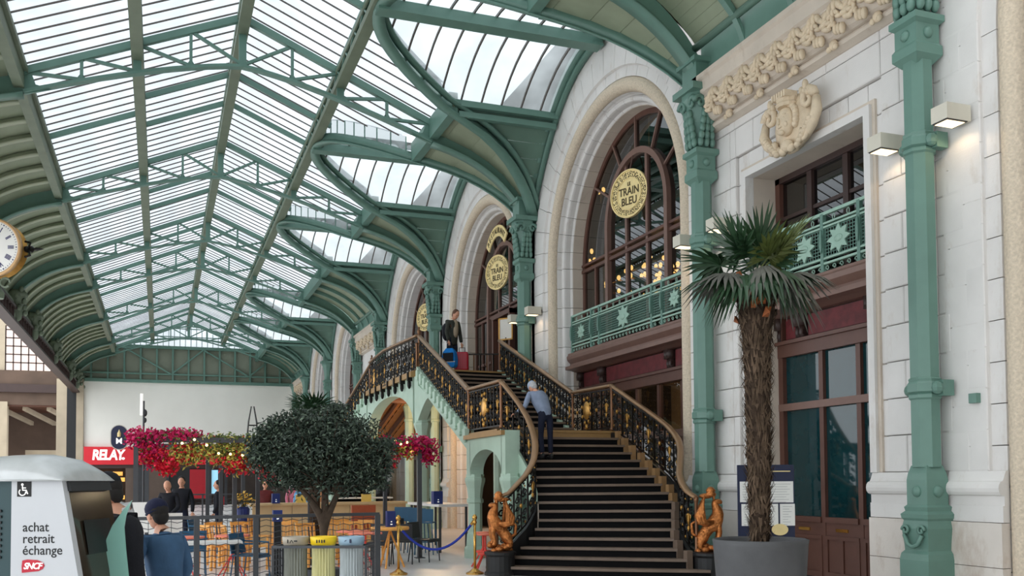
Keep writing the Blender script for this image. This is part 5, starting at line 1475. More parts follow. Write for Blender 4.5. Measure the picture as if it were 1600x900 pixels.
obj('glass_fin', MB().prism([(fx2(u), fz2(v)) for u, v in fin], xy, .42, .432), FIN, t)
for s, v in (('achat', 824), ('retrait', 842), ('échange', 860)):
    obj('lettering', text_mb(s, 20.5*K, lambda a, b, d, v=v: (kx(38)+a, -.0125-d, kz(v)+b), .002, align='LEFT', bold=.0006, sx=.94), INKK, t)
f = lambda a, b, d: (a, -.0125-d, b)
obj('pictogram_plate', MB().prism(P2([(29, 752.5), (51, 752.5), (51, 776), (29, 776)]), f, 0, .002), INKK, t)
m = MB(); g2 = lambda u, v: (kx(u), -.0155, kz(v))
m.tube([g2(37.5+5.2*cos(a), 769+5*sin(a)) for a in [-.2+i*.42 for i in range(11)]], .0032, 5); m.ball(g2(37.2, 757.2), .0075, .002, .0075)
m.tube([g2(37.5, 759.5), g2(38, 766), g2(43.5, 766), g2(45.8, 772)], .0038, 5); m.tube([g2(38, 762.4), g2(43, 762.4)], .003, 5)
obj('wheelchair_pictogram', m, WHITEL, t)
obj('crimson_emblem', MB().prism(P2([(38.5, 875), (46, 873.5), (62, 874.5), (71, 878.5), (73, 883), (70.5, 888), (64, 891.5), (38, 894), (37.5, 884)]), f, 0, .003), CRIM, t)
obj('emblem_lettering', text_mb('SNCF', 13.5*K, lambda a, b, d: (kx(54.5)+a, -.0165-d, kz(884)+b), .002, shear=.28, bold=.0012, sx=.95, spacing=.85), WHITEL, t)

# ------------------------------------------------------------------ people
SKINT = mat('skin', (206, 150, 122), .55, 0, .06, 20)
def ik(a, b, l1, l2, bend):
    a, b = V(a), V(b); d = b-a; L = min(d.length, l1+l2-.01); d.normalize(); b = a+d*L
    x = (l1*l1-l2*l2+L*L)/(2*L); h = sqrt(max(0, l1*l1-x*x)); n = V(bend); n = (n-d*n.dot(d)).normalized()
    return a+d*x+n*h, b
def person(label, loc, rotz, H=1.72, top=None, trousers=None, hair=None, lean=(0, 0), headp=0., legs=((0, 0), (0, 0)), hands=((.12, .28, .82), (.12, -.28, .82)), hat=None, pel=.95, coat=False, group=None, elbow=((-.4, .5, -.2), (-.4, -.5, -.2)), shoes=None, headyaw=0.):
    t = thing('person', label, 'person', loc, rotz, group, local=True)
    s = H/1.75
    up = V((sin(lean[0]), sin(lean[1]), 1)).normalized(); P = V((0, 0, pel))
    ch = P+up*.40; nk = P+up*.56
    hd = Matrix.Rotation(headyaw, 3, 'Z') @ V((sin(headp), 0, cos(headp))); hc = nk+hd*.135+V((.02, 0, 0))
    S = lambda p: tuple(V(p)*s)
    sh = [P+up*.47+V((0, k*.185, 0)) for k in (1, -1)]; hp = [P+V((0, k*.095, -.02)) for k in (1, -1)]
    arms = []; lg = []
    for i in (0, 1):
        e, w = ik(sh[i], hands[i], .30, .27, elbow[i]); arms.append((sh[i], e, w))
        a, b = legs[i]; kn = hp[i]+V((sin(a), 0, -cos(a)))*.44; an = kn+V((sin(a-b), 0, -cos(a-b)))*.42; lg.append((hp[i], kn, an))
    def fig(tr, ar, lr, hand, legs_=True, arms_=True, torso=True, z0=0.):
        chn = []
        if torso:
            chn.append(([(S(P+up*z0), (tr[0]*s, tr[0]*1.25*s)), (S(P+up*.2), (tr[1]*s, tr[1]*1.25*s)), (S(ch), (tr[2]*s, tr[2]*1.3*s)), (S(P+up*.49), (tr[2]*.75*s, tr[2]*1.1*s))] + ([(S(nk), .055*s), (S(nk+hd*.06), .05*s)] if hand else [(S(P+up*.545), .07*s)]), None, None))
        if arms_:
            for a in arms: chn.append(([(S(a[0]), ar[0]*s), (S((a[0]+a[1])/2), ar[0]*.92*s), (S(a[1]), ar[1]*s), (S((a[1]+a[2])/2), ar[1]*.9*s), (S(a[2]), ar[2]*s)], 0, 2))
        if legs_:
            for l in lg: chn.append(([(S(l[0]), lr[0]*s), (S((l[0]+l[1])/2), lr[0]*.9*s), (S(l[1]), lr[1]*s), (S((l[1]+l[2])/2), lr[1]*.95*s), (S(l[2]), lr[2]*s)], 0 if torso else None, 0))
        return chn
    b = skin(fig((.06, .07, .09), (.03, .03, .027), (.075, .05, .035), True))
    R = Matrix.Rotation(headyaw, 3, 'Z') @ Matrix.Rotation(headp, 3, 'Y'); q = lambda x, y, z: S(hc + R @ V((x, y, z)))
    b.ball(q(0, 0, .01), .104*s, .083*s, .125*s, 14, 10, R); b.ball(q(.03, 0, -.06), .06*s, .055*s, .06*s, 10, 7, R)
    b.ball(q(.105, 0, -.015), .02*s, .014*s, .028*s, 7, 5, R); b.ball(q(.085, 0, -.062), .02*s, .028*s, .008*s, 7, 4, R)
    for k in (1, -1): b.ball(q(-.005, k*.078, -.01), .022*s, .012*s, .034*s, 7, 5, R)
    for i, a in enumerate(arms):
        d = (a[2]-a[1]).normalized(); sd = V((0, 0, 1)).cross(d); sd = sd.normalized() if sd.length > .1 else V((1, 0, 0)); nn = d.cross(sd); k = (1, -1)[i]
        Rh = Matrix((d, sd, nn)).transposed()
        b.ball(S(a[2]+d*.05), .055*s, .04*s, .02*s, 8, 6, Rh)
        for f_, ln in ((-.028, .062), (-.009, .075), (.01, .07), (.028, .055)):
            p0 = a[2]+d*.085+sd*f_; b.tube([S(p0), S(p0+d*ln*.55-nn*.008), S(p0+d*ln*.9-nn*.03)], [.0095*s, .009*s, .006*s], 5)
        p0 = a[2]+d*.03+sd*(.035*k); b.tube([S(p0), S(p0+d*.035+sd*(.02*k)), S(p0+d*.06+sd*(.022*k)-nn*.015)], [.012*s, .01*s, .007*s], 5)
    obj('body', b, SKINT, t, smooth=True)
    m = MB()
    for k in (1, -1): m.ball(q(.088, k*.032, .012), .012*s, .014*s, .008*s, 6, 4, R)
    obj('eyes', m, BLACK, t)
    tp = skin(fig((.15, .14, .145), (.07, .06, .048), None, False, legs_=False, z0=-.2 if coat else -.12)); obj('jacket', tp, top, t, smooth=True)
    tr = skin([([(S(P+up*.12), (.12*s, .15*s)), (S(P-V((0, 0, .06))), (.115*s, .145*s))], None, None)] + [([(S(l[0]-V((0, 0, .05))), .088*s), (S((l[0]+l[1])/2), .082*s), (S(l[1]), .065*s), (S((l[1]+l[2])/2), .062*s), (S(l[2]+V((0, 0, .03))), .056*s)], 0, 1) for l in lg]); obj('trousers', tr, trousers, t, smooth=True)
    for l in lg:
        a = l[2]; obj('shoe', MB().ball(S(a+V((.06, 0, -.045))), .135*s, .05*s, .045*s, 9, 6).ball(S(a+V((-.02, 0, -.01))), .06*s, .048*s, .06*s, 8, 6), shoes or BLACK, t, smooth=True)
    if hair is not None:
        m = MB(); m.ball(q(-.024, 0, .038), .103*s, .091*s, .113*s, 12, 8, R); m.ball(q(-.05, 0, -.02), .06*s, .08*s, .09*s, 10, 7, R); obj('hair', m, hair, t, smooth=True)
    if hat is not None:
        m = MB(); m.ball(q(-.010, 0, .060), .116*s, .098*s, .095*s, 14, 9, R)
        if hat[1] == 'cap': m.ball(q(.12, 0, .05), .07*s, .07*s, .012*s, 10, 5, R)
        else: m.ball(q(-.006, 0, .02), .115*s, .099*s, .03*s, 14, 6, R)
        obj('hat', m, hat[0], t, smooth=True)
    return t
def cloth(n, rgb, r=.8): return mat(n, rgb, r, 0, .14, 9, .15, 60, .3)
C_GREYB = cloth('slate_blue_jacket', (128, 140, 162)); C_HOOD = cloth('pale_slate_hood', (158, 168, 186)); C_NAVY = cloth('dark_navy_trousers', (22, 27, 46)); C_OLV = cloth('dark_olive_coat', (52, 54, 48))
C_BLUE = cloth('steel_blue_jacket', (62, 92, 124)); C_BEANIE = cloth('navy_beanie', (22, 26, 54)); C_BLK = cloth('black_coat', (24, 25, 32)); C_JEAN = cloth('blue_jeans', (56, 78, 112))
C_WHITE = cloth('pale_grey_jacket', (206, 206, 208)); C_BEIGE = cloth('beige_sweater', (158, 142, 122)); H_GREY = mat('grey_hair', (176, 176, 178), .8, 0, .2, 30); H_BR = mat('brown_hair', (92, 62, 44), .8, 0, .2, 30); H_BLK = mat('black_hair', (28, 24, 22), .8, 0, .2, 30)
# man climbing the lower flight, one hand on the rail
person('person in a slate jacket climbing the stair, leaning on the left handrail', (6.97, 16.86, 13*ST+.02), radians(96), 1.60, C_GREYB, C_NAVY, H_GREY, lean=(.42, .26), headp=.9, hat=(C_HOOD, 'hood'), coat=False, legs=((.10, .25), (-.04, 0)), hands=((.36, .52, .98), (.20, -.16, .82)), elbow=((-.4, .2, -.6), (-.5, -.2, -.3)))
# man at the head of the stair with bags
tm = person('person in a dark open coat looking down at the head of the stair', (7.78, 25.75, ZTOP), radians(-62), 1.80, C_OLV, C_NAVY, H_BR, lean=(.1, 0), headp=.55, legs=((.08, .05), (-.06, .02)), hands=((.12, .26, .80), (.14, -.27, .86)), coat=True)
obj('sweater', MB().ball((.15, -.01, 1.27), .075, .10, .27, 10, 8), C_BEIGE, tm, smooth=True)
def bag():
    t = thing('travel_bag', 'bright blue and black holdall hanging from the hand of the person upstairs', 'bag', (7.60, 25.38, ZTOP), radians(-40), local=True)
    B1 = cloth('bright_blue_nylon', (20, 120, 200)); B2 = cloth('black_nylon', (24, 26, 32))
    obj('body', MB().loft([[(-.19*k, -.11*k, z), (.19*k, -.11*k, z), (.19*k, .11*k, z), (-.19*k, .11*k, z)] for k, z in ((.85, .12), (1, .18), (1.05, .36), (.9, .55), (.5, .66))]), B1, t)
    obj('front_pocket', MB().box(-.15, -.15, .28, .15, -.1, .52), B2, t)
    obj('handle', MB().tube([(-.1, 0, .63), (-.06, 0, .74), (.06, 0, .74), (.1, 0, .63)], .014, 6), B2, t)
    obj('trim_strip', MB().box(-.2, -.122, .26, .2, -.108, .285), C_WHITE, t)
bag()
t = thing('backpack', 'black shoulder bag at the back of the person in the dark coat upstairs', 'bag', (7.64, 25.87, ZTOP), radians(-40), local=True)
obj('body', MB().ball((0, 0, 1.2), .12, .17, .26, 10, 8), C_BLK, t, smooth=True); obj('strap', MB().tube([(0, .1, 1.4), (.12, .12, 1.5), (.25, .14, 1.4)], .018, 5), C_BLK, t)
t = thing('suitcase', 'upright red suitcase on the stair landing beside the person', 'suitcase', (7.98, 25.48, ZTOP), radians(-25), local=True)
REDS = mat('red_suitcase_shell', (168, 14, 44), .35, 0, .05, 5)
obj('shell', MB().loft([[(x*k, y*k2, z) for x, y in ((-.19, -.1), (-.16, -.13), (.16, -.13), (.19, -.1), (.19, .1), (.16, .13), (-.16, .13), (-.19, .1))] for k, k2, z in ((.9, .9, .06), (1, 1, .10), (1, 1, .52), (.9, .85, .58))]), REDS, t, smooth=False)
for x in (-.14, .14):
    for y in (-.09, .09): obj('wheel', MB().ball((x, y, .035), .035, .02, .035, 8, 6), BLACK, t)
m = MB()
for k in range(5): m.box(-.15+k*.07, -.138, .12, -.13+k*.07, -.128, .5)
obj('rib', m, REDS, t); obj('handle', MB().tube([(-.08, .1, .57), (-.08, .1, .72), (.08, .1, .72), (.08, .1, .57)], .012, 5), DKGREY, t)
# two men at the ticket machine
person('person in a steel blue jacket and navy beanie beside the ticket machine', (.05, 7.81, 0), radians(125), 1.50, C_BLUE, C_NAVY, H_BLK, lean=(.16, 0), headp=.3, hands=((.25, .2, .95), (.2, -.22, .9)), hat=(C_BEANIE, 'beanie'), coat=True)
person('person in a black coat and cap standing behind the glass fin of the ticket machine', (-.24, 7.45, 0), radians(160), 1.70, C_BLK, C_NAVY, H_BLK, lean=(.12, 0), headp=.35, hands=((.3, .15, 1.1), (.3, -.15, 1.05)), hat=(C_BLK, 'cap'), coat=True)
# people on the terrace
person('bald person in black with blue jeans at the terrace edge', (.22, 23.4, 0), radians(-110), 1.70, C_BLK, C_JEAN, None, lean=(.2, 0), headp=.45, hands=((.28, .12, .95), (.28, -.12, .95)))
person('person in black with glasses standing behind the bald one', (.52, 25.6, 0), radians(-100), 1.78, C_BLK, C_NAVY, H_BLK, headp=.3)
person('person in a pale grey jacket queueing beyond the ticket machine', (-.62, 15.6, 0), radians(100), 1.62, C_WHITE, C_NAVY, H_GREY, headp=.1, coat=True)
person('person in black standing beside the blue screen', (1.4, 25.3, 0), radians(170), 1.68, C_BLK, C_NAVY, H_BLK, hands=((.1, .2, .9), (.1, -.2, .9)))
person('person in a pink patterned top standing behind the pale bar', (4.25, 32.6, 0), radians(-80), 1.72, cloth('pink_top', (190, 110, 130)), C_NAVY, H_BLK, headp=.2)
person('person in light blue seated along the pale bar', (4.0, 29.2, 0), radians(40), 1.62, cloth('light_blue_top', (96, 150, 190)), C_NAVY, H_BLK, headp=.2)
person('person in ochre standing at the end of the pale bar', (4.75, 30.3, 0), radians(-120), 1.66, cloth('ochre_top', (176, 122, 84)), C_NAVY, H_BR, headp=.3)
person('person in dark red seen between the pergola posts', (3.1, 30.6, 0), radians(-100), 1.66, cloth('dark_red_top', (92, 34, 34)), C_NAVY, H_BLK, headp=.2)
# ------------------------------------------------------------------ cafe terrace
t = thing('terrace_fence', 'charcoal framed terrace fence with wavy wire mesh', 'fence', (1.6, 15, 0))
FY = 15.0
for n_, z, h in (('top_rail', 1.125, .05), ('bottom_rail', .1, .04)): obj(n_, MB().box(-.9, FY-.03, z-h/2, 3.3, FY+.03, z+h/2), GREYM, t)
for x in (-.9, .52, 1.38, 3.27): obj('fence_post', MB().box(x-.04, FY-.035, 0, x+.04, FY+.035, 1.12), GREYM, t)
m = MB()
for k in range(11):
    z = .18+k*.088
    for (a, b) in ((-.9, 3.27),):
        n = 84; pts = [(a+(b-a)*i/n, FY, z+.012*sin(i*pi/2.)) for i in range(n+1)]
        m.tube(pts, .0055, 4)
for k in range(26): m.tube([(-.8+k*.16, FY, .1), (-.8+k*.16, FY, 1.1)], .0045, 4)
obj('wavy_mesh', m, GREYM, t, kind='stuff')
t = thing('terrace_fence', 'low wire mesh fence at the far edge of the terrace behind the bald person', 'fence', (1, 27.5, 0))
obj('top_rail', MB().box(.3, 27.48, 1.3, 1.9, 27.52, 1.34), GREYM, t)
for x in (.3, 1.1, 1.9): obj('fence_post', MB().box(x-.02, 27.48, 0, x+.02, 27.52, 1.32), GREYM, t)
m = MB()
for k in range(10): m.tube([(.3+1.6*i/30, 27.5, .2+k*.11+.012*sin(i*pi/2)) for i in range(31)], .006, 4)
obj('wavy_mesh', m, GREYM, t, kind='stuff')

# chairs, stools, tables: prototypes at the origin
def wood_chair():
    t = thing('wooden_chair', '', 'chair', (0, 0, 0), local=True)
    obj('seat', MB().box(-.21, -.21, .43, .21, .21, .46), WOODY, t)
    for x in (-.18, .18):
        obj('leg', MB().bar((x, -.18, 0), (x, -.18, .43), .04, .04), WOODY, t); obj('leg', MB().bar((x, .2, 0), (x, .18, .45), .04, .04), WOODY, t)
        obj('back_post', MB().bar((x, .18, .45), (x*1.02, .25, .84), .04, .035), WOODY, t)
    for k in range(4): obj('slat', MB().bar((-.11+k*.073, .19, .46), (-.11+k*.073, .245, .80), .04, .015), WOODY, t)
    obj('top_rail', MB().bar((-.21, .25, .82), (.21, .25, .82), .025, .07, (0, 0, 1)), WOODY, t)
    obj('stretcher', MB().bar((-.18, 0, .2), (.18, 0, .2), .025, .025), WOODY, t)
    return t
def metal_chair(name, mt, arms=True, h=.8):
    t = thing(name, '', 'chair', (0, 0, 0), local=True)
    obj('seat', MB().box(-.23, -.22, .43, .23, .22, .46).box(-.23, -.24, .40, .23, -.2, .44), mt, t)
    obj('backrest', MB().loft([[(-.22, .22, .47), (.22, .22, .47), (.22, .24, .47), (-.22, .24, .47)], [(-.23, .27, h), (.23, .27, h), (.23, .29, h), (-.23, .29, h)]]), mt, t)
    for x in (-.21, .21):
        for y0, y1 in ((-.2, -.23), (.2, .26)): obj('leg', MB().tube([(x, y0, .43), (x*1.05, y1, 0)], .013, 6), mt, t)
        if arms: obj('armrest', MB().tube([(x*1.1, -.2, .43), (x*1.12, -.2, .64), (x*1.12, .25, .66)], .016, 6), mt, t)
    return t
def round_table(name, h, r, topm, legm):
    t = thing(name, '', 'table', (0, 0, 0), local=True)
    obj('table_top', MB().lathe([(r, h-.03), (r+.005, h-.015), (r, h)], 24), topm, t)
    obj('column', MB().lathe([(.022, .3), (.022, h-.03)], 8), legm, t)
    for k in range(4):
        a = k*pi/2+.5; obj('leg', MB().tube([(0, 0, .42), (.3*cos(a), .3*sin(a), 0)], .013, 5), legm, t)
    return t
def stool(name, h, mt):
    t = thing(name, '', 'stool', (0, 0, 0), local=True)
    obj('seat', MB().lathe([(.15, h-.03), (.17, h-.01), (.16, h)], 16), CORAL, t)
    obj('column', MB().lathe([(.02, .3), (.02, h-.03)], 8), mt, t); obj('foot_ring', MB().lathe([(.14, .28), (.15, .3), (.14, .32)], 14), mt, t)
    for k in range(4):
        a = k*pi/2+.3; obj('leg', MB().tube([(0, 0, .38), (.25*cos(a), .25*sin(a), 0)], .016, 5), mt, t)
    return t
def bar_stool():
    t = thing('bar_stool', '', 'stool', (0, 0, 0), local=True)
    obj('seat', MB().box(-.19, -.19, .70, .19, .19, .73), BLUEC, t)
    obj('backrest', MB().box(-.21, .17, .74, .21, .19, 1.02), BLUEC, t)
    for x in (-.17, .17):
        for y in (-.17, .17): obj('leg', MB().tube([(x, y, .7), (x*1.25, y*1.25, 0)], .014, 5), BLUEC, t)
        obj('back_post', MB().tube([(x, .17, .7), (x, .18, .96)], .013, 5), BLUEC, t)
    for y in (-.2, .2): obj('stretcher', MB().tube([(-.2, y, .28), (.2, y, .28)], .01, 5), BLUEC, t)
    return t
def place(mk, spots, group, cat=None):
    p = mk()
    for i, (x, y, rz, lab) in enumerate(spots):
        if i == 0:
            p.location = (x, y, 0); p.rotation_euler = (0, 0, rz); p['label'] = lab; p['group'] = group
        else: dup(p, (x, y, 0), rz, lab, group)
place(wood_chair, [(.95, 18.8, 2.2, 'honey wood slat chair at the left end of the row behind the coral tables'), (1.35, 18.5, 1.7, 'honey wood slat chair second in the row behind the coral tables'),
    (1.75, 18.6, 1.4, 'honey wood slat chair at the right end of the row behind the coral tables'), (1.15, 19.8, .6, 'honey wood slat chair in the second row, behind the left end of the first'), (1.6, 19.7, .3, 'honey wood slat chair in the second row, near the flower vase'), (2.25, 19.3, -.3, 'honey wood slat chair left of the olive tree trunk'), (2.15, 22.0, 1.2, 'honey wood slat chair against the pale bar panel'),
    (2.72, 18.3, .4, 'honey wood slat chair behind the grey recycling bin'), (3.15, 18.35, .2, 'honey wood slat chair behind the yellow recycling bin'), (3.55, 18.6, -.2, 'honey wood slat chair behind the blue recycling bin'),
    (3.65, 20.2, .1, 'honey wood slat chair with its back to the fence end post'), (4.15, 19.6, 2.6, 'honey wood slat chair left of the round wooden table'), (2.6, 20.9, 3.0, 'honey wood slat chair facing the bar behind the olive tree'), (3.4, 21.6, 2.9, 'honey wood slat chair farthest back beside the bar')], 'honey wood chairs on the terrace')
place(lambda: metal_chair('armchair', BLUEC), [(1.42, 16.3, -.6 + pi/2, 'petrol blue metal armchair at the white table behind the fence'), (.55, 17.9, pi, 'petrol blue metal armchair on the far side of the white table'), (.95, 23.0, 1., 'petrol blue metal chair beside the person in black')], 'petrol blue terrace chairs')
place(lambda: metal_chair('grey_chair', DKGREY, False), [(4.05, 18.35, -.4, 'dark grey metal chair behind the near brass rope post'), (4.62, 18.6, 2.6, 'dark grey metal chair at the round wooden table'), (5.1, 18.9, .8, 'dark grey metal chair under the blue rope'), (5.1, 20.9, .3, 'dark grey metal chair behind the pergola post')], 'dark grey terrace chairs')
place(lambda: round_table('round_table', .74, .30, CORAL, REDC), [(.42, 16.9, 0, 'coral topped round table at the fence, the one nearer the ticket machine'), (1.18, 17.1, .4, 'coral topped round table behind the white table'), (3.42, 16.7, .2, 'coral topped round table beside the fence end post'), (3.35, 17.5, .9, 'coral topped round table behind the fence end post')], 'coral round tables')
place(lambda: stool('round_stool', .67, REDC), [(5.62, 16.55, 0, 'coral red stool by the stair foot, nearer the brass post'), (5.78, 17.15, .5, 'coral red stool by the stair foot, nearer the stair arch')], 'coral stools by the stair')
place(bar_stool, [(5.62, 20.7, pi-.5, 'petrol blue bar stool at the near end of the high white table'), (5.62, 21.35, pi-.5, 'petrol blue bar stool, second from the near end of the high white table'), (5.62, 22.0, pi-.5, 'petrol blue bar stool, third along the high white table'), (5.62, 22.65, pi-.5, 'petrol blue bar stool at the far end of the high white table')], 'petrol blue bar stools')
t = thing('white_table', 'white rectangular table behind the wire fence', 'table', (.8, 16.1, 0))
obj('table_top', MB().box(.25, 15.8, .66, 1.25, 16.4, .70), WHITET, t)
for x in (.32, 1.18):
    for y in (15.86, 16.34): obj('leg', MB().bar((x, y, 0), (x, y, .66), .035, .035), GREYM, t)
t = thing('high_table', 'long high white table beside the pergola post', 'table', (6.3, 22.2, 0))
obj('table_top', MB().box(5.95, 20.8, 1.05, 6.72, 23.7, 1.11), WHITET, t)
for y in (20.95, 23.55):
    for x in (6.02, 6.65): obj('leg', MB().bar((x, y, 0), (x, y, 1.05), .05, .05), GREYM, t)
t = thing('round_wooden_table', 'round honey wood table with a blue menu card', 'table', (4.12, 17.8, 0))
obj('table_top', MB().lathe([(.36, .72), (.37, .75), (.36, .78)], 26, (4.12, 17.8, 0)), WOODY, t)
for k in range(3): obj('leg', MB().tube([(4.12, 17.8, .72), (4.12+.28*cos(k*2.1), 17.8+.28*sin(k*2.1), 0)], .02, 6), WOODY, t)
t = thing('bar_counter', 'pale birch panelled bar counter across the back of the terrace', 'counter', (4.3, 26, 0))
for k in range(8): obj('front_panel', MB().box(2.3+k*.52, 26.0, 0, 2.3+k*.52+.51, 26.1, 1.02), WOODP, t)
obj('worktop', MB().box(2.25, 25.9, 1.02, 6.5, 26.6, 1.08), WOODP, t)
for k in range(3): obj('side_panel', MB().box(6.4, 26.1+k*.8, 0, 6.5, 26.1+k*.8+.79, 1.02), WOODP, t)
obj('upper_shelf', MB().box(4.6, 26.4, 1.16, 6.2, 26.9, 1.2), WHITET, t)
t = thing('terrace_bench', 'rust coloured bench end and back by the high table', 'bench', (5.4, 21.5, 0))
RUST = mat('rust_leather', (176, 84, 48), .6, 0, .1, 5)
obj('back', MB().box(4.5, 23.6, .45, 5.1, 23.72, 1.05), RUST, t); obj('seat', MB().box(4.5, 23.2, .4, 5.1, 23.6, .48), RUST, t); obj('base', MB().box(4.55, 23.25, 0, 5.05, 23.6, .4), WOODP, t)
def card(x, y, z, lab, w=.13, h=.2):
    t = thing('menu_card', lab, 'menu', (x, y, z), group='navy menu cards on the tables')
    obj('card', MB().box(x-w/2, y-w/2, z, x+w/2, y+w/2, z+h), NAVYB, t)
    obj('print', MB().box(x-.02, y-w/2-.002, z+.04, x+.02, y-w/2, z+.06).box(x-.012, y-w/2-.002, z+.09, x+.012, y-w/2, z+.11), WHITEL, t)
card(4.12, 17.75, .78, 'navy menu card on the round wooden table', .16, .30); card(6.05, 21.3, 1.11, 'navy menu card on the high white table', .22, .30); card(1.95, 17.2, .95, 'navy menu holder left of the olive tree', .16, .2); card(2.9, 25.95, 1.08, 'navy menu card on the pale bar', .2, .26)
t = thing('pedestal', 'black pedestal under the navy menu holder', 'stand', (1.95, 17.2, 0)); obj('post', MB().box(1.89, 17.14, 0, 2.01, 17.26, .95), BLACK, t); obj('foot', MB().lathe([(.2, 0), (.2, .03)], 14, (1.95, 17.2, 0)), BLACK, t)
for k, (x, y, lab) in enumerate(((5.4, 26.2, 'yellow card holder on the bar, nearer the stair'), (3.6, 26.2, 'yellow card holder on the bar, behind the olive tree'))):
    t = thing('card_holder', lab, 'holder', (x, y, 1.08)); obj('sheet', MB().box(x-.14, y, 1.08, x+.14, y+.03, 1.3), mat('yellow_card_%d' % k, (240, 206, 110), .5), t); obj('clip', MB().box(x-.1, y-.01, 1.29, x+.1, y+.02, 1.33), BLACK, t)
t = thing('white_easel', 'white folded display boards beside the bald person', 'sign', (-.35, 19.5, 0))
obj('board', MB().box(-.5, 19.5, .7, .05, 19.53, 1.28), WHITET, t); obj('board', MB().box(.05, 19.9, .6, .42, 19.93, 1.05), WHITET, t); obj('leg', MB().bar((-.4, 19.53, 0), (-.4, 19.53, .72), .04, .04).bar((.0, 19.53, 0), (.0, 19.53, .72), .04, .04), WHITET, t); obj('leg', MB().bar((.12, 19.93, 0), (.12, 19.93, .62), .04, .04).bar((.36, 19.93, 0), (.36, 19.93, .62), .04, .04), WHITET, t)

# rope barrier
def stan(x, y, lab):
    t = thing('rope_post', lab, 'barrier post', (x, y, 0))
    obj('base', MB().lathe([(.16, 0), (.16, .025), (.1, .05), (.06, .08), (.035, .1)], 20, (x, y, 0)), BRASS, t, smooth=False)
    obj('post', MB().lathe([(.024, .09), (.024, .90)], 12, (x, y, 0)), BRASS, t, smooth=True)
    obj('finial', MB().lathe([(.03, .88), (.04, .91), (.03, .94), (.026, .95), (.045, .98), (.045, 1.01), (.02, 1.05)], 12, (x, y, 0)), BRASS, t, smooth=True)
stan(5.22, 15.95, 'brass rope post by the stair foot'); stan(3.95, 16.4, 'brass rope post beside the terrace fence')
m = MB(); pts = []
for i in range(21):
    k = i/20; pts.append((3.95+(5.22-3.95)*k, 16.4-.45*k, .86-.47*4*k*(1-k)*1.+.10*k))
t = thing('barrier_rope', 'blue velvet rope sagging between the two brass posts', 'rope', (4.6, 16.2, .4))
obj('rope', m.tube(pts, .022, 8), mat('blue_velvet', (22, 46, 150), .7, 0, .1, 20), t, smooth=True); obj('end_hook', MB().tube(pts[:2], .026, 8), BRASS, t); obj('end_hook', MB().tube(pts[-2:], .026, 8), BRASS, t)

# recycling bins
t = thing('bin_stand', 'dark wire stand holding the three recycling bins', 'stand', (1.82, 11.36, 0))
dx, dy = V((cos(-.46), sin(-.46))), V((sin(.46), cos(.46)))
c0 = V((1.825, 11.36))
def bp(a, b, z): p = c0+dx*a+dy*b; return (p.x, p.y, z)
for b in (-.17, .17): obj('top_bar', MB().bar(bp(-.56, b, .885), bp(.56, b, .885), .03, .03), GREYM, t)
for a in (-.56, .56):
    obj('top_bar', MB().bar(bp(a, -.17, .885), bp(a, .17, .885), .03, .03), GREYM, t)
    for b in (-.17, .17): obj('leg', MB().bar(bp(a, b, 0), bp(a, b, .885), .03, .03), GREYM, t)
m = MB()
for a in (-.56, .56):
    for k in range(9): m.tube([bp(a, -.17, .1+k*.09), bp(a, .17, .1+k*.09)], .005, 4)
    for k in range(4): m.tube([bp(a, -.15+k*.1, .05), bp(a, -.15+k*.1, .88)], .005, 4)
obj('wire_sides', m, GREYM, t, kind='stuff')
for a, lab, rgb, brgb, pic in ((-.34, 'beige rimmed recycling bin with a clear ribbed bag, one end of the stand', (168, 158, 142), (120, 122, 112), 0), (0, 'yellow rimmed recycling bin in the middle of the stand', (244, 206, 28), (196, 190, 134), 1), (.34, 'pale blue rimmed recycling bin with a clear ribbed bag', (150, 178, 198), (168, 176, 178), 2)):
    p = bp(a, 0, 0)
    t = thing('recycling_bin', lab, 'bin', p, -.46, local=True)
    lm = mat('bin_rim_%d' % pic, rgb, .45, 0, .04, 6); bm_ = mat('bin_bag_%d' % pic, brgb, .35, 0, .18, 5, 0, 30, .5, 0, None, (9, 9, 1))
    obj('rim', MB().lathe([(.135, .90), (.15, .91), (.158, .995), (.15, 1.0), (.14, .99), (.125, .93)], 28), lm, t, smooth=True)
    rg = []
    for z, r in ((.05, .09), (.1, .125), (.4, .135), (.7, .128), (.9, .132)):
        rg.append([(r*(1+.05*(-1)**k)*cos(2*pi*k/48), r*(1+.05*(-1)**k)*sin(2*pi*k/48), z) for k in range(48)])
    obj('bag', MB().loft(rg), bm_, t, smooth=False)
    m = MB(); yy = -.153
    if pic == 0: m.box(-.05, yy-.006, .93, -.042, yy+.01, .97); m.bar((-.02, yy, .93), (.0, yy, .965), .008, .006); m.bar((.02, yy, .93), (.0, yy, .965), .008, .006); m.box(.03, yy+.0, .945, .065, yy+.016, .96)
    elif pic == 1:
        for q in range(4): m.box(-.04+q*.03, yy-.004, .93+.004*(q % 2), -.026+q*.03, yy+.006, .968)
    else: m.box(.02, yy-.004, .93, .042, yy+.006, .975); m.bar((-.04, yy, .95), (-.015, yy, .965), .005, .006)
    obj('pictogram', m, INKK if pic < 2 else NAVY, t)

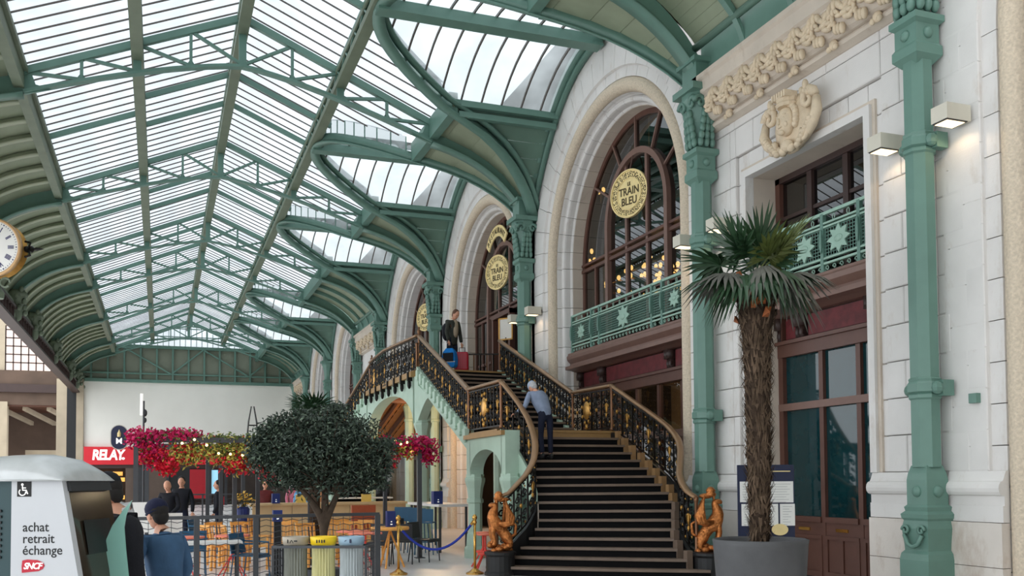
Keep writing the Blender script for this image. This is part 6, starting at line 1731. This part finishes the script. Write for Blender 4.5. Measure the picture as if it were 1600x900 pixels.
# pergola with flowers
t = thing('pergola', 'slim charcoal pergola carrying the flower garlands', 'pergola', (2.4, 22, 0))
for x, y in ((-.45, 20.0), (5.22, 19.75), (5.25, 23.2), (2.12, 22.6), (1.55, 21.8), (1.35, 23.4), (1.1, 24.6), (1.95, 24.6), (-.3, 24.6), (3.6, 24.6)):
    obj('pergola_post', MB().box(x-.045, y-.045, 0, x+.045, y+.045, 2.5), GREYM, t); obj('foot_plate', MB().box(x-.1, y-.1, 0, x+.1, y+.1, .015), GREYM, t)
for a, b in (((-.45, 20.0), (5.22, 19.75)), ((-.3, 24.6), (5.25, 24.6)), ((-.45, 20), (-.3, 24.6)), ((5.22, 19.75), (5.25, 24.6)), ((5.22, 23.2), (-.4, 23.2))):
    obj('pergola_beam', MB().bar((*a, 2.5), (*b, 2.5), .08, .1), GREYM, t)
for k in range(6): obj('rafter', MB().bar((.4+k*.85, 20.0, 2.52), (.45+k*.85, 24.6, 2.52), .04, .06), GREYM, t)
GRN = mat('garland_leaf', (96, 112, 52), .6, 0, .35, 8); GRNY = mat('pale_yellow_green_leaf', (206, 196, 92), .6, 0, .25, 8)
MAG = mat('magenta_blossom', (196, 20, 92), .6, 0, .25, 14); RED = mat('red_blossom', (214, 24, 52), .6, 0, .25, 14)
def scat(mb, c, sp, n, s, rnd, leafy=False):
    for _ in range(n):
        p = V((rnd.gauss(0, .5), rnd.gauss(0, .5), rnd.gauss(0, .5)))
        if p.length > 1.35: p *= .7
        p = V(c)+V((p.x*sp[0], p.y*sp[1], p.z*sp[2]))
        a = V((rnd.gauss(0, 1), rnd.gauss(0, 1), rnd.gauss(0, 1))).normalized(); b = a.orthogonal().normalized()*s*(.5 if leafy else .8)*rnd.uniform(.6, 1.2); a = a*s*rnd.uniform(.6, 1.2); n_ = a.cross(b).normalized()*s*.25
        mb.add([p-a, p+b+n_, p+a, p-b+n_], [(0,1,2),(0,2,3)])
def garland(lab, spots, seed):
    rnd = random.Random(seed); c = spots[0][0]
    t = thing('flower_garland', lab, 'flowers', c)
    lv, ly, mg, rd = MB(), MB(), MB(), MB()
    for c, sp, nl, ny, nm, nr in spots:
        scat(lv, c, sp, int(nl*1.3), .05, rnd, True); scat(ly, c, sp, int(ny*1.5), .05, rnd, True); scat(mg, c, sp, int(nm*1.25), .046, rnd); scat(rd, c, sp, int(nr*1.15), .046, rnd)
    for m, mt, nm in ((lv, GRN, 'leaves'), (ly, GRNY, 'pale_leaves'), (mg, MAG, 'magenta_blossoms'), (rd, RED, 'red_blossoms')):
        if m.v: obj(nm, m, mt, t, kind='stuff')
    return t
garland('magenta bougainvillea over the pergola corner beside the capsule sign', [((-.3, 20.0, 2.52), (.34, .25, .2), 60, 0, 420, 0), ((.3, 20.0, 2.6), (.5, .25, .12), 70, 0, 420, 0), ((-.15, 20, 2.2), (.26, .2, .25), 40, 0, 120, 180), ((.15, 20.0, 1.98), (.2, .2, .18), 20, 10, 0, 260)], 1)
garland('red and yellow green garland with fairy lights along the front pergola beam', [((.5, 20.1, 2.25), (.4, .3, .25), 160, 200, 0, 160), ((1.2, 20.1, 2.3), (.6, .3, .28), 300, 330, 0, 60), ((1.9, 20.1, 2.3), (.6, .3, .28), 300, 300, 0, 80), ((1.5, 20.0, 2.0), (.4, .2, .18), 60, 60, 0, 260), ((2.2, 20.0, 1.95), (.3, .2, .3), 80, 20, 60, 380), ((2.7, 20.0, 2.25), (.4, .25, .28), 260, 120, 0, 120), ((1.4, 20, 2.55), (1.1, .2, .08), 220, 30, 0, 0)], 2)
garland('magenta and red bougainvillea on the pergola corner nearest the staircase', [((4.6, 19.85, 2.5), (.6, .25, .1), 120, 20, 260, 0), ((5.25, 19.8, 2.42), (.35, .25, .2), 60, 0, 420, 60), ((5.45, 19.8, 2.2), (.22, .2, .2), 20, 0, 160, 40), ((4.4, 19.85, 2.12), (.35, .22, .22), 60, 20, 120, 360), ((4.1, 19.85, 2.42), (.5, .25, .14), 200, 160, 0, 30), ((4.9, 19.85, 2.28), (.3, .2, .14), 60, 90, 30, 60)], 3)
FAIRY = mat('fairy_light', (255, 214, 130), .4, 0, 0, emit=7)
t = thing('fairy_lights', 'string of warm fairy lights among the pergola flowers', 'lights', (2, 20, 2.3))
rnd = random.Random(5); pts = []
for k in range(46):
    x = .4+k*.115 if k < 24 else 3.9+(k-24)*.065; pts.append((x, 19.8-rnd.random()*.12, 2.33+rnd.uniform(-.2, .2)))
obj('wire', MB().tube(pts, .004, 4), BLACK, t)
for p in pts[::2]: obj('bulb', MB().ball(p, .026, .026, .026, 6, 4), FAIRY, t)
# light mast and wire obelisk standing on the pergola
t = thing('light_mast', 'thin dark mast with a white light tube above the red flowers', 'lamp', (-.2, 21, 2.5))
obj('mast', MB().tube([(-.33, 21, 0), (-.33, 21, 3.35)], .022, 6), GREYM, t); obj('light_tube', MB().tube([(-.37, 21, 3.05), (-.37, 21, 3.5)], .03, 8), WHITEL, t); obj('fitting', MB().ball((-.31, 21, 3.1), .05, .04, .08, 6, 5).ball((-.31, 21, 2.95), .04, .04, .06, 6, 5), DKGREY, t)
t = thing('wire_obelisk', 'small dark wire obelisk frame above the pergola', 'ornament', (2.05, 23.2, 2.5))
for s in (-1, 1):
    for q in (-1, 1): obj('bar', MB().tube([(2.05+s*.14, 23.2+q*.1, 2.5), (2.05+s*.09, 23.2+q*.07, 3.1), (2.05+s*.03, 23.2+q*.02, 3.45)], .014, 5), IRON, t)
obj('hoop', MB().tube([(2.05+.1*cos(k*.6283), 23.2+.08*sin(k*.6283), 3.0) for k in range(11)], .012, 5), IRON, t)

# ------------------------------------------------------------------ plants
BARK = mat('olive_bark', (74, 62, 52), .9, 0, .25, 8, .5, 25, .2); OLF = mat('olive_leaf', (46, 60, 48), .55, 0, .3, 6); OLF2 = mat('grey_green_leaf', (96, 112, 94), .55, 0, .2, 6)
t = thing('olive_tree', 'dense round olive tree with a forked trunk in front of the terrace fence', 'tree', (2.25, 14.0, 0))
T0 = V((2.25, 14.0, 0)); rnd = random.Random(11)
tr = skin([([(tuple(T0+V((0, 0, .3))), .07), (tuple(T0+V((.0, 0, .9))), .06), (tuple(T0+V((.02, 0, 1.05))), .075)], None, None), ([(tuple(T0+V((-.16, 0, 1.34))), .05), (tuple(T0+V((-.42, .05, 1.68))), .035), (tuple(T0+V((-.5, .1, 2.1))), .02)], 0, 2), ([(tuple(T0+V((.16, .02, 1.36))), .05), (tuple(T0+V((.34, -.05, 1.8))), .035), (tuple(T0+V((.5, 0, 2.1))), .02)], 0, 2), ([(tuple(T0+V((.03, .05, 1.5))), .05), (tuple(T0+V((0, .1, 2.0))), .035), (tuple(T0+V((.05, .05, 2.5))), .018)], 0, 2)])
obj('trunk', tr, BARK, t, smooth=True)
lf, lf2, tw = MB(), MB(), MB()
cl = [((-.05, 0, 2.05), (.65, .6, .55), 1500), ((-.55, 0, 2.05), (.45, .45, .38), 900), ((.52, 0, 2.0), (.45, .45, .4), 900), ((0, 0, 2.35), (.5, .4, .33), 650), ((-.3, 0, 2.45), (.35, .3, .25), 300), ((-.85, .1, 2.2), (.22, .22, .25), 200), ((.82, .0, 1.95), (.22, .25, .3), 220), ((-.5, .0, 1.72), (.35, .3, .2), 260), ((.35, 0, 1.68), (.45, .3, .2), 320), ((.45, 0, 2.42), (.35, .3, .22), 240), ((-.62, .0, 2.48), (.2, .2, .16), 100), ((-.95, .05, 2.0), (.16, .2, .14), 90), ((.95, .0, 2.2), (.14, .2, .12), 80), ((.2, .0, 2.72), (.2, .2, .1), 90), ((-.78, 0, 2.38), (.14, .14, .16), 90), ((.75, 0, 1.62), (.2, .2, .12), 90)]
for c, sp, n in cl:
    scat(lf, tuple(T0+V(c)), sp, int(n*2.2), .042, rnd, True); scat(lf2, tuple(T0+V(c)), [q*1.04 for q in sp], int(n*.5), .04, rnd, True)
    for _ in range(10):
        a = T0+V((c[0]*.3, c[1], 1.5)); b = T0+V((c[0]+sp[0]*rnd.uniform(-.9, .9), c[1]+sp[1]*rnd.uniform(-.9, .9), c[2]+sp[2]*rnd.uniform(-.5, 1.1)))
        tw.tube([tuple(a), tuple((a+b)/2+V((0, 0, .06))), tuple(b)], [.014, .009, .003], 4)
obj('foliage', lf, OLF, t, kind='stuff'); obj('pale_foliage', lf2, OLF2, t, kind='stuff'); obj('twigs', tw, BARK, t, kind='stuff')
obj('planter', MB().lathe([(.24, 0), (.28, .35), (.29, .38), (.25, .38), (.24, .33)], 20, tuple(T0)), DKGREY, t)

PLM = mat('palm_leaf_green', (44, 72, 46), .45, 0, .25, 5); PLY = mat('palm_leaf_yellow_green', (104, 116, 62), .5, 0, .25, 5); PLG = mat('palm_leaf_grey_dry', (92, 92, 84), .7, 0, .25, 5)
FIB = mat('palm_fibre', (66, 54, 45), .95, 0, .4, 14, .9, 30, .1); FIBL = mat('palm_fibre_tufts', (96, 80, 66), .95, 0, .5, 5, 0, 30, .1); FIBR = mat('orange_leaf_base', (150, 84, 44), .8, 0, .25, 9)
def fan(base, d, L, sp=115, n=26, droop=.25, w=.030, petiole=.4, roll=0., stem=.011, rnd=random):
    """one fan leaf: petiole from base along d, then n folded blades"""
    base = V(base); d = V(d).normalized(); s = d.cross(V((0, 0, 1)));
    s = s.normalized() if s.length > .05 else V((1, 0, 0))
    nn = s.cross(d).normalized(); Rr = Matrix.Rotation(roll, 3, d); s = Rr @ s; nn = Rr @ nn
    m = MB(); h = base+d*petiole-V((0, 0, .06*petiole))
    m.tube([tuple(base), tuple(base+d*petiole*.5+V((0, 0, .02))), tuple(h)], [stem*1.4, stem, stem*.8], 5)
    for i in range(n):
        th = radians(-sp+2*sp*i/(n-1)); dd = d*cos(th)+s*sin(th)
        l = L*(.72+.28*cos(th*.8))*rnd.uniform(.9, 1.06); side = (s*cos(th)-d*sin(th))
        P = []
        for k, ww in ((0., .3), (.35, 1.), (.7, .75), (1., .06)):
            r = l*k; p = h+dd*r-V((0, 0, 1))*(droop*l*(k**2.2)*(1+.4*abs(sin(th))))+nn*(.02*sin(i*2.1)*k)
            P.append((p-side*w*ww, p+nn*(w*.55*ww), p+side*w*ww))
        for a, b in zip(P, P[1:]): m.add([a[0], a[1], a[2], b[0], b[1], b[2]], [(0,3,4,1),(1,4,5,2)])
    return m
t = thing('potted_palm', 'tall fan palm with a shaggy trunk in a round grey pot before the doorway', 'palm', (7.10, 10.13, 0))
PX, PY = 7.10, 10.13
obj('pot', MB().lathe([(.50, 0), (.53, .1), (.585, .82), (.595, .88), (.57, .89), (.555, .86), (.54, .78), (.0, .76)], 40, (PX, PY, 0)), mat('grey_concrete_pot', (86, 86, 88), .7, .0, .16, 3, .1, 30), t, smooth=True)
obj('soil', MB().lathe([(.545, .77), (.545, .79)], 30, (PX, PY, 0)), BLACK, t)
rnd = random.Random(21); prof = [(.11, .78), (.115, .95), (.13, 1.3), (.145, 1.8), (.15, 2.4), (.16, 3.0), (.18, 3.45), (.23, 3.8), (.24, 4.0), (.17, 4.2)]
obj('trunk', MB().lathe(prof, 22, (PX, PY, 0)), FIB, t, smooth=True)
m = MB()
def pr(z):
    for (r0, z0), (r1, z1) in zip(prof, prof[1:]):
        if z0 <= z <= z1: return r0+(r1-r0)*(z-z0)/(z1-z0)
    return .2
for k in range(1500):
    z = .85+rnd.random()*3.2; a = rnd.random()*2*pi; r = pr(z)*.97; e = rnd.uniform(.03, .10); L = rnd.uniform(.06, .2)
    p = V((PX+r*cos(a), PY+r*sin(a), z)); q = p+V((cos(a)*e, sin(a)*e, rnd.choice((1, 1, -1))*L)); s = V((-sin(a), cos(a), 0))*rnd.uniform(.008, .028)
    m.add([p-s, p+s, q], [(0,1,2)])
obj('fibre_mat', m, FIBL, t, kind='stuff')
for k in range(34):
    z = 3.62+.55*rnd.random(); a = rnd.random()*2*pi; r = pr(z); p = V((PX+r*cos(a), PY+r*sin(a), z)); o = V((cos(a), sin(a), 0)); s = V((-sin(a), cos(a), 0))
    m = MB().add([p-s*.05, p+s*.05, p+o*.07+s*.045+V((0, 0, .12)), p+o*.07-s*.045+V((0, 0, .12)), p+o*.10+V((0, 0, .05))], [(0,1,4),(1,2,4),(2,3,4),(3,0,4)])
    obj('cut_leaf_base', m, FIBR if k % 3 else FIB, t)
RTv = V((cos(YAW), -sin(YAW), 0)); FWv = V((sin(YAW), cos(YAW), 0)); UPv = V((0, 0, 1))
top = (PX, PY, 4.18)
LV = [  # right, toward viewer, up, length, petiole, droop, material, roll
 (-.35, .05, .62, .62, .42, .05, PLM, .1), (-.12, -.25, .85, .6, .42, .05, PLM, .3), (.12, .1, .85, .62, .4, .05, PLM, -.2), (.5, .1, .6, .66, .42, .05, PLY, -.1), (.30, .35, .65, .55, .35, .15, PLY, 0), (.35, -.4, .6, .6, .4, .1, PLM, 0), (-.65, .0, .32, .56, .5, .18, PLM, .2),
 (-.75, .3, .08, .58, .42, .5, PLG, .1), (-.6, .55, .0, .56, .3, .75, PLM, .2), (-.8, -.2, .12, .52, .45, .45, PLM, 0), (.1, .75, .25, .55, .25, .85, PLG, 0), (-.15, .8, .1, .55, .25, .9, PLM, .1), (.45, .6, .12, .52, .3, .85, PLM, -.1), (.8, .15, .12, .58, .42, .45, PLG, 0), (.75, -.25, .2, .56, .45, .4, PLM, 0), (.65, .45, -.12, .52, .36, .7, PLG, -.2), (-.3, -.8, .3, .55, .4, .3, PLM, 0), (.2, -.85, .25, .55, .4, .35, PLM, 0)]
for r, v, u, L, pt, dr, mt, ro in LV:
    d = RTv*r-FWv*v+UPv*u
    obj('fan_leaf', fan(top, d, L*1.06, 112, 23, dr, .036, pt, ro, .012, rnd), mt, t)
t = thing('small_palm', 'small dark fan palm standing behind the olive tree', 'palm', (2.92, 19.25, 0))
obj('trunk', MB().lathe([(.12, 0), (.10, 1.5), (.12, 2.85), (.06, 3.0)], 12, (2.92, 19.25, 0)), FIB, t, smooth=True)
for k in range(13):
    a = k*2.4; e = .35+.55*((k*7) % 5)/4
    obj('fan_leaf', fan((2.92, 19.25, 2.95), (cos(a)*cos(e), sin(a)*cos(e), sin(e)), 5.5e-1, 112, 22, .2, .022, .25, 0, .01, rnd), PLM, t)
obj('planter', MB().box(2.72, 19.05, 0, 3.12, 19.45, .45), DKGREY, t)
t = thing('terrace_plant', 'vase of yellow and purple flowers on the terrace table', 'flowers', (1.75, 22.0, .75))
mm = MB(); scat(mm, (1.75, 22.0, 1.2), (.22, .2, .2), 120, .04, rnd, True); obj('leaves', mm, OLF, t, kind='stuff'); mm = MB(); scat(mm, (1.75, 22.0, 1.25), (.22, .2, .2), 60, .045, rnd); obj('blossoms', mm, mat('yellow_flower', (226, 180, 70), .6, 0, .2, 9), t, kind='stuff'); obj('vase', MB().lathe([(.08, 0), (.12, .6), (.14, 1.05), (.1, 1.1)], 12, (1.75, 22, 0)), NAVYB, t)

# menu board behind the palm
q = 13.5/1477.5
bl = (FWv*13.5+RTv*((1196-800)*q))
t = thing('menu_board', 'navy menu board with white printed sheets and a gold seal behind the palm', 'sign', (bl.x, bl.y, 0), -YAW, local=True)
mx = lambda u: (u-1196)*q
mzv = lambda v: 1.65-(v-748.2)*q
obj('board', MB().box(mx(1152), 0, .55, mx(1240), .04, mzv(727)), NAVY, t)
for u in (1160, 1232): obj('leg', MB().box(mx(u)-.02, .0, 0, mx(u)+.02, .04, .6), DKGREY, t)
obj('foot', MB().box(mx(1150), -.16, 0, mx(1242), .2, .03), DKGREY, t)
PAPER = mat('white_paper', (236, 236, 232), .6, 0, .02, 3)
for u0, v0, u1, v1 in ((1155, 753, 1194, 785), (1196, 753, 1238, 786), (1157, 788, 1214, 822), (1217, 788, 1240, 822)):
    s = obj('menu_sheet', MB().box(mx(u0), -.012, mzv(v1), mx(u1), 0, mzv(v0)), PAPER, t)
    m = MB()
    nl = int((v1-v0)/4)
    for k in range(nl): m.box(mx(u0+4), -.014, mzv(v0+4+k*4)-.004, mx(u1-4-(k*5 % 9)), -.012, mzv(v0+4+k*4)+.001)
    obj('print_lines', m, mat('grey_print', (170, 170, 172), .6) if 'grey_print' not in bpy.data.materials else bpy.data.materials['grey_print'], s)
obj('gold_seal', MB().prism([(13*q*cos(2*pi*k/24), 9*q*sin(2*pi*k/24)) for k in range(24)], lambda a, b, d: (mx(1216)+a, -.015-d, mzv(828)+b), 0, .006), PALEGOLD, t)
obj('gold_rule', MB().box(mx(1200), -.003, mzv(738), mx(1234), 0, mzv(736.5)), PALEGOLD, t)
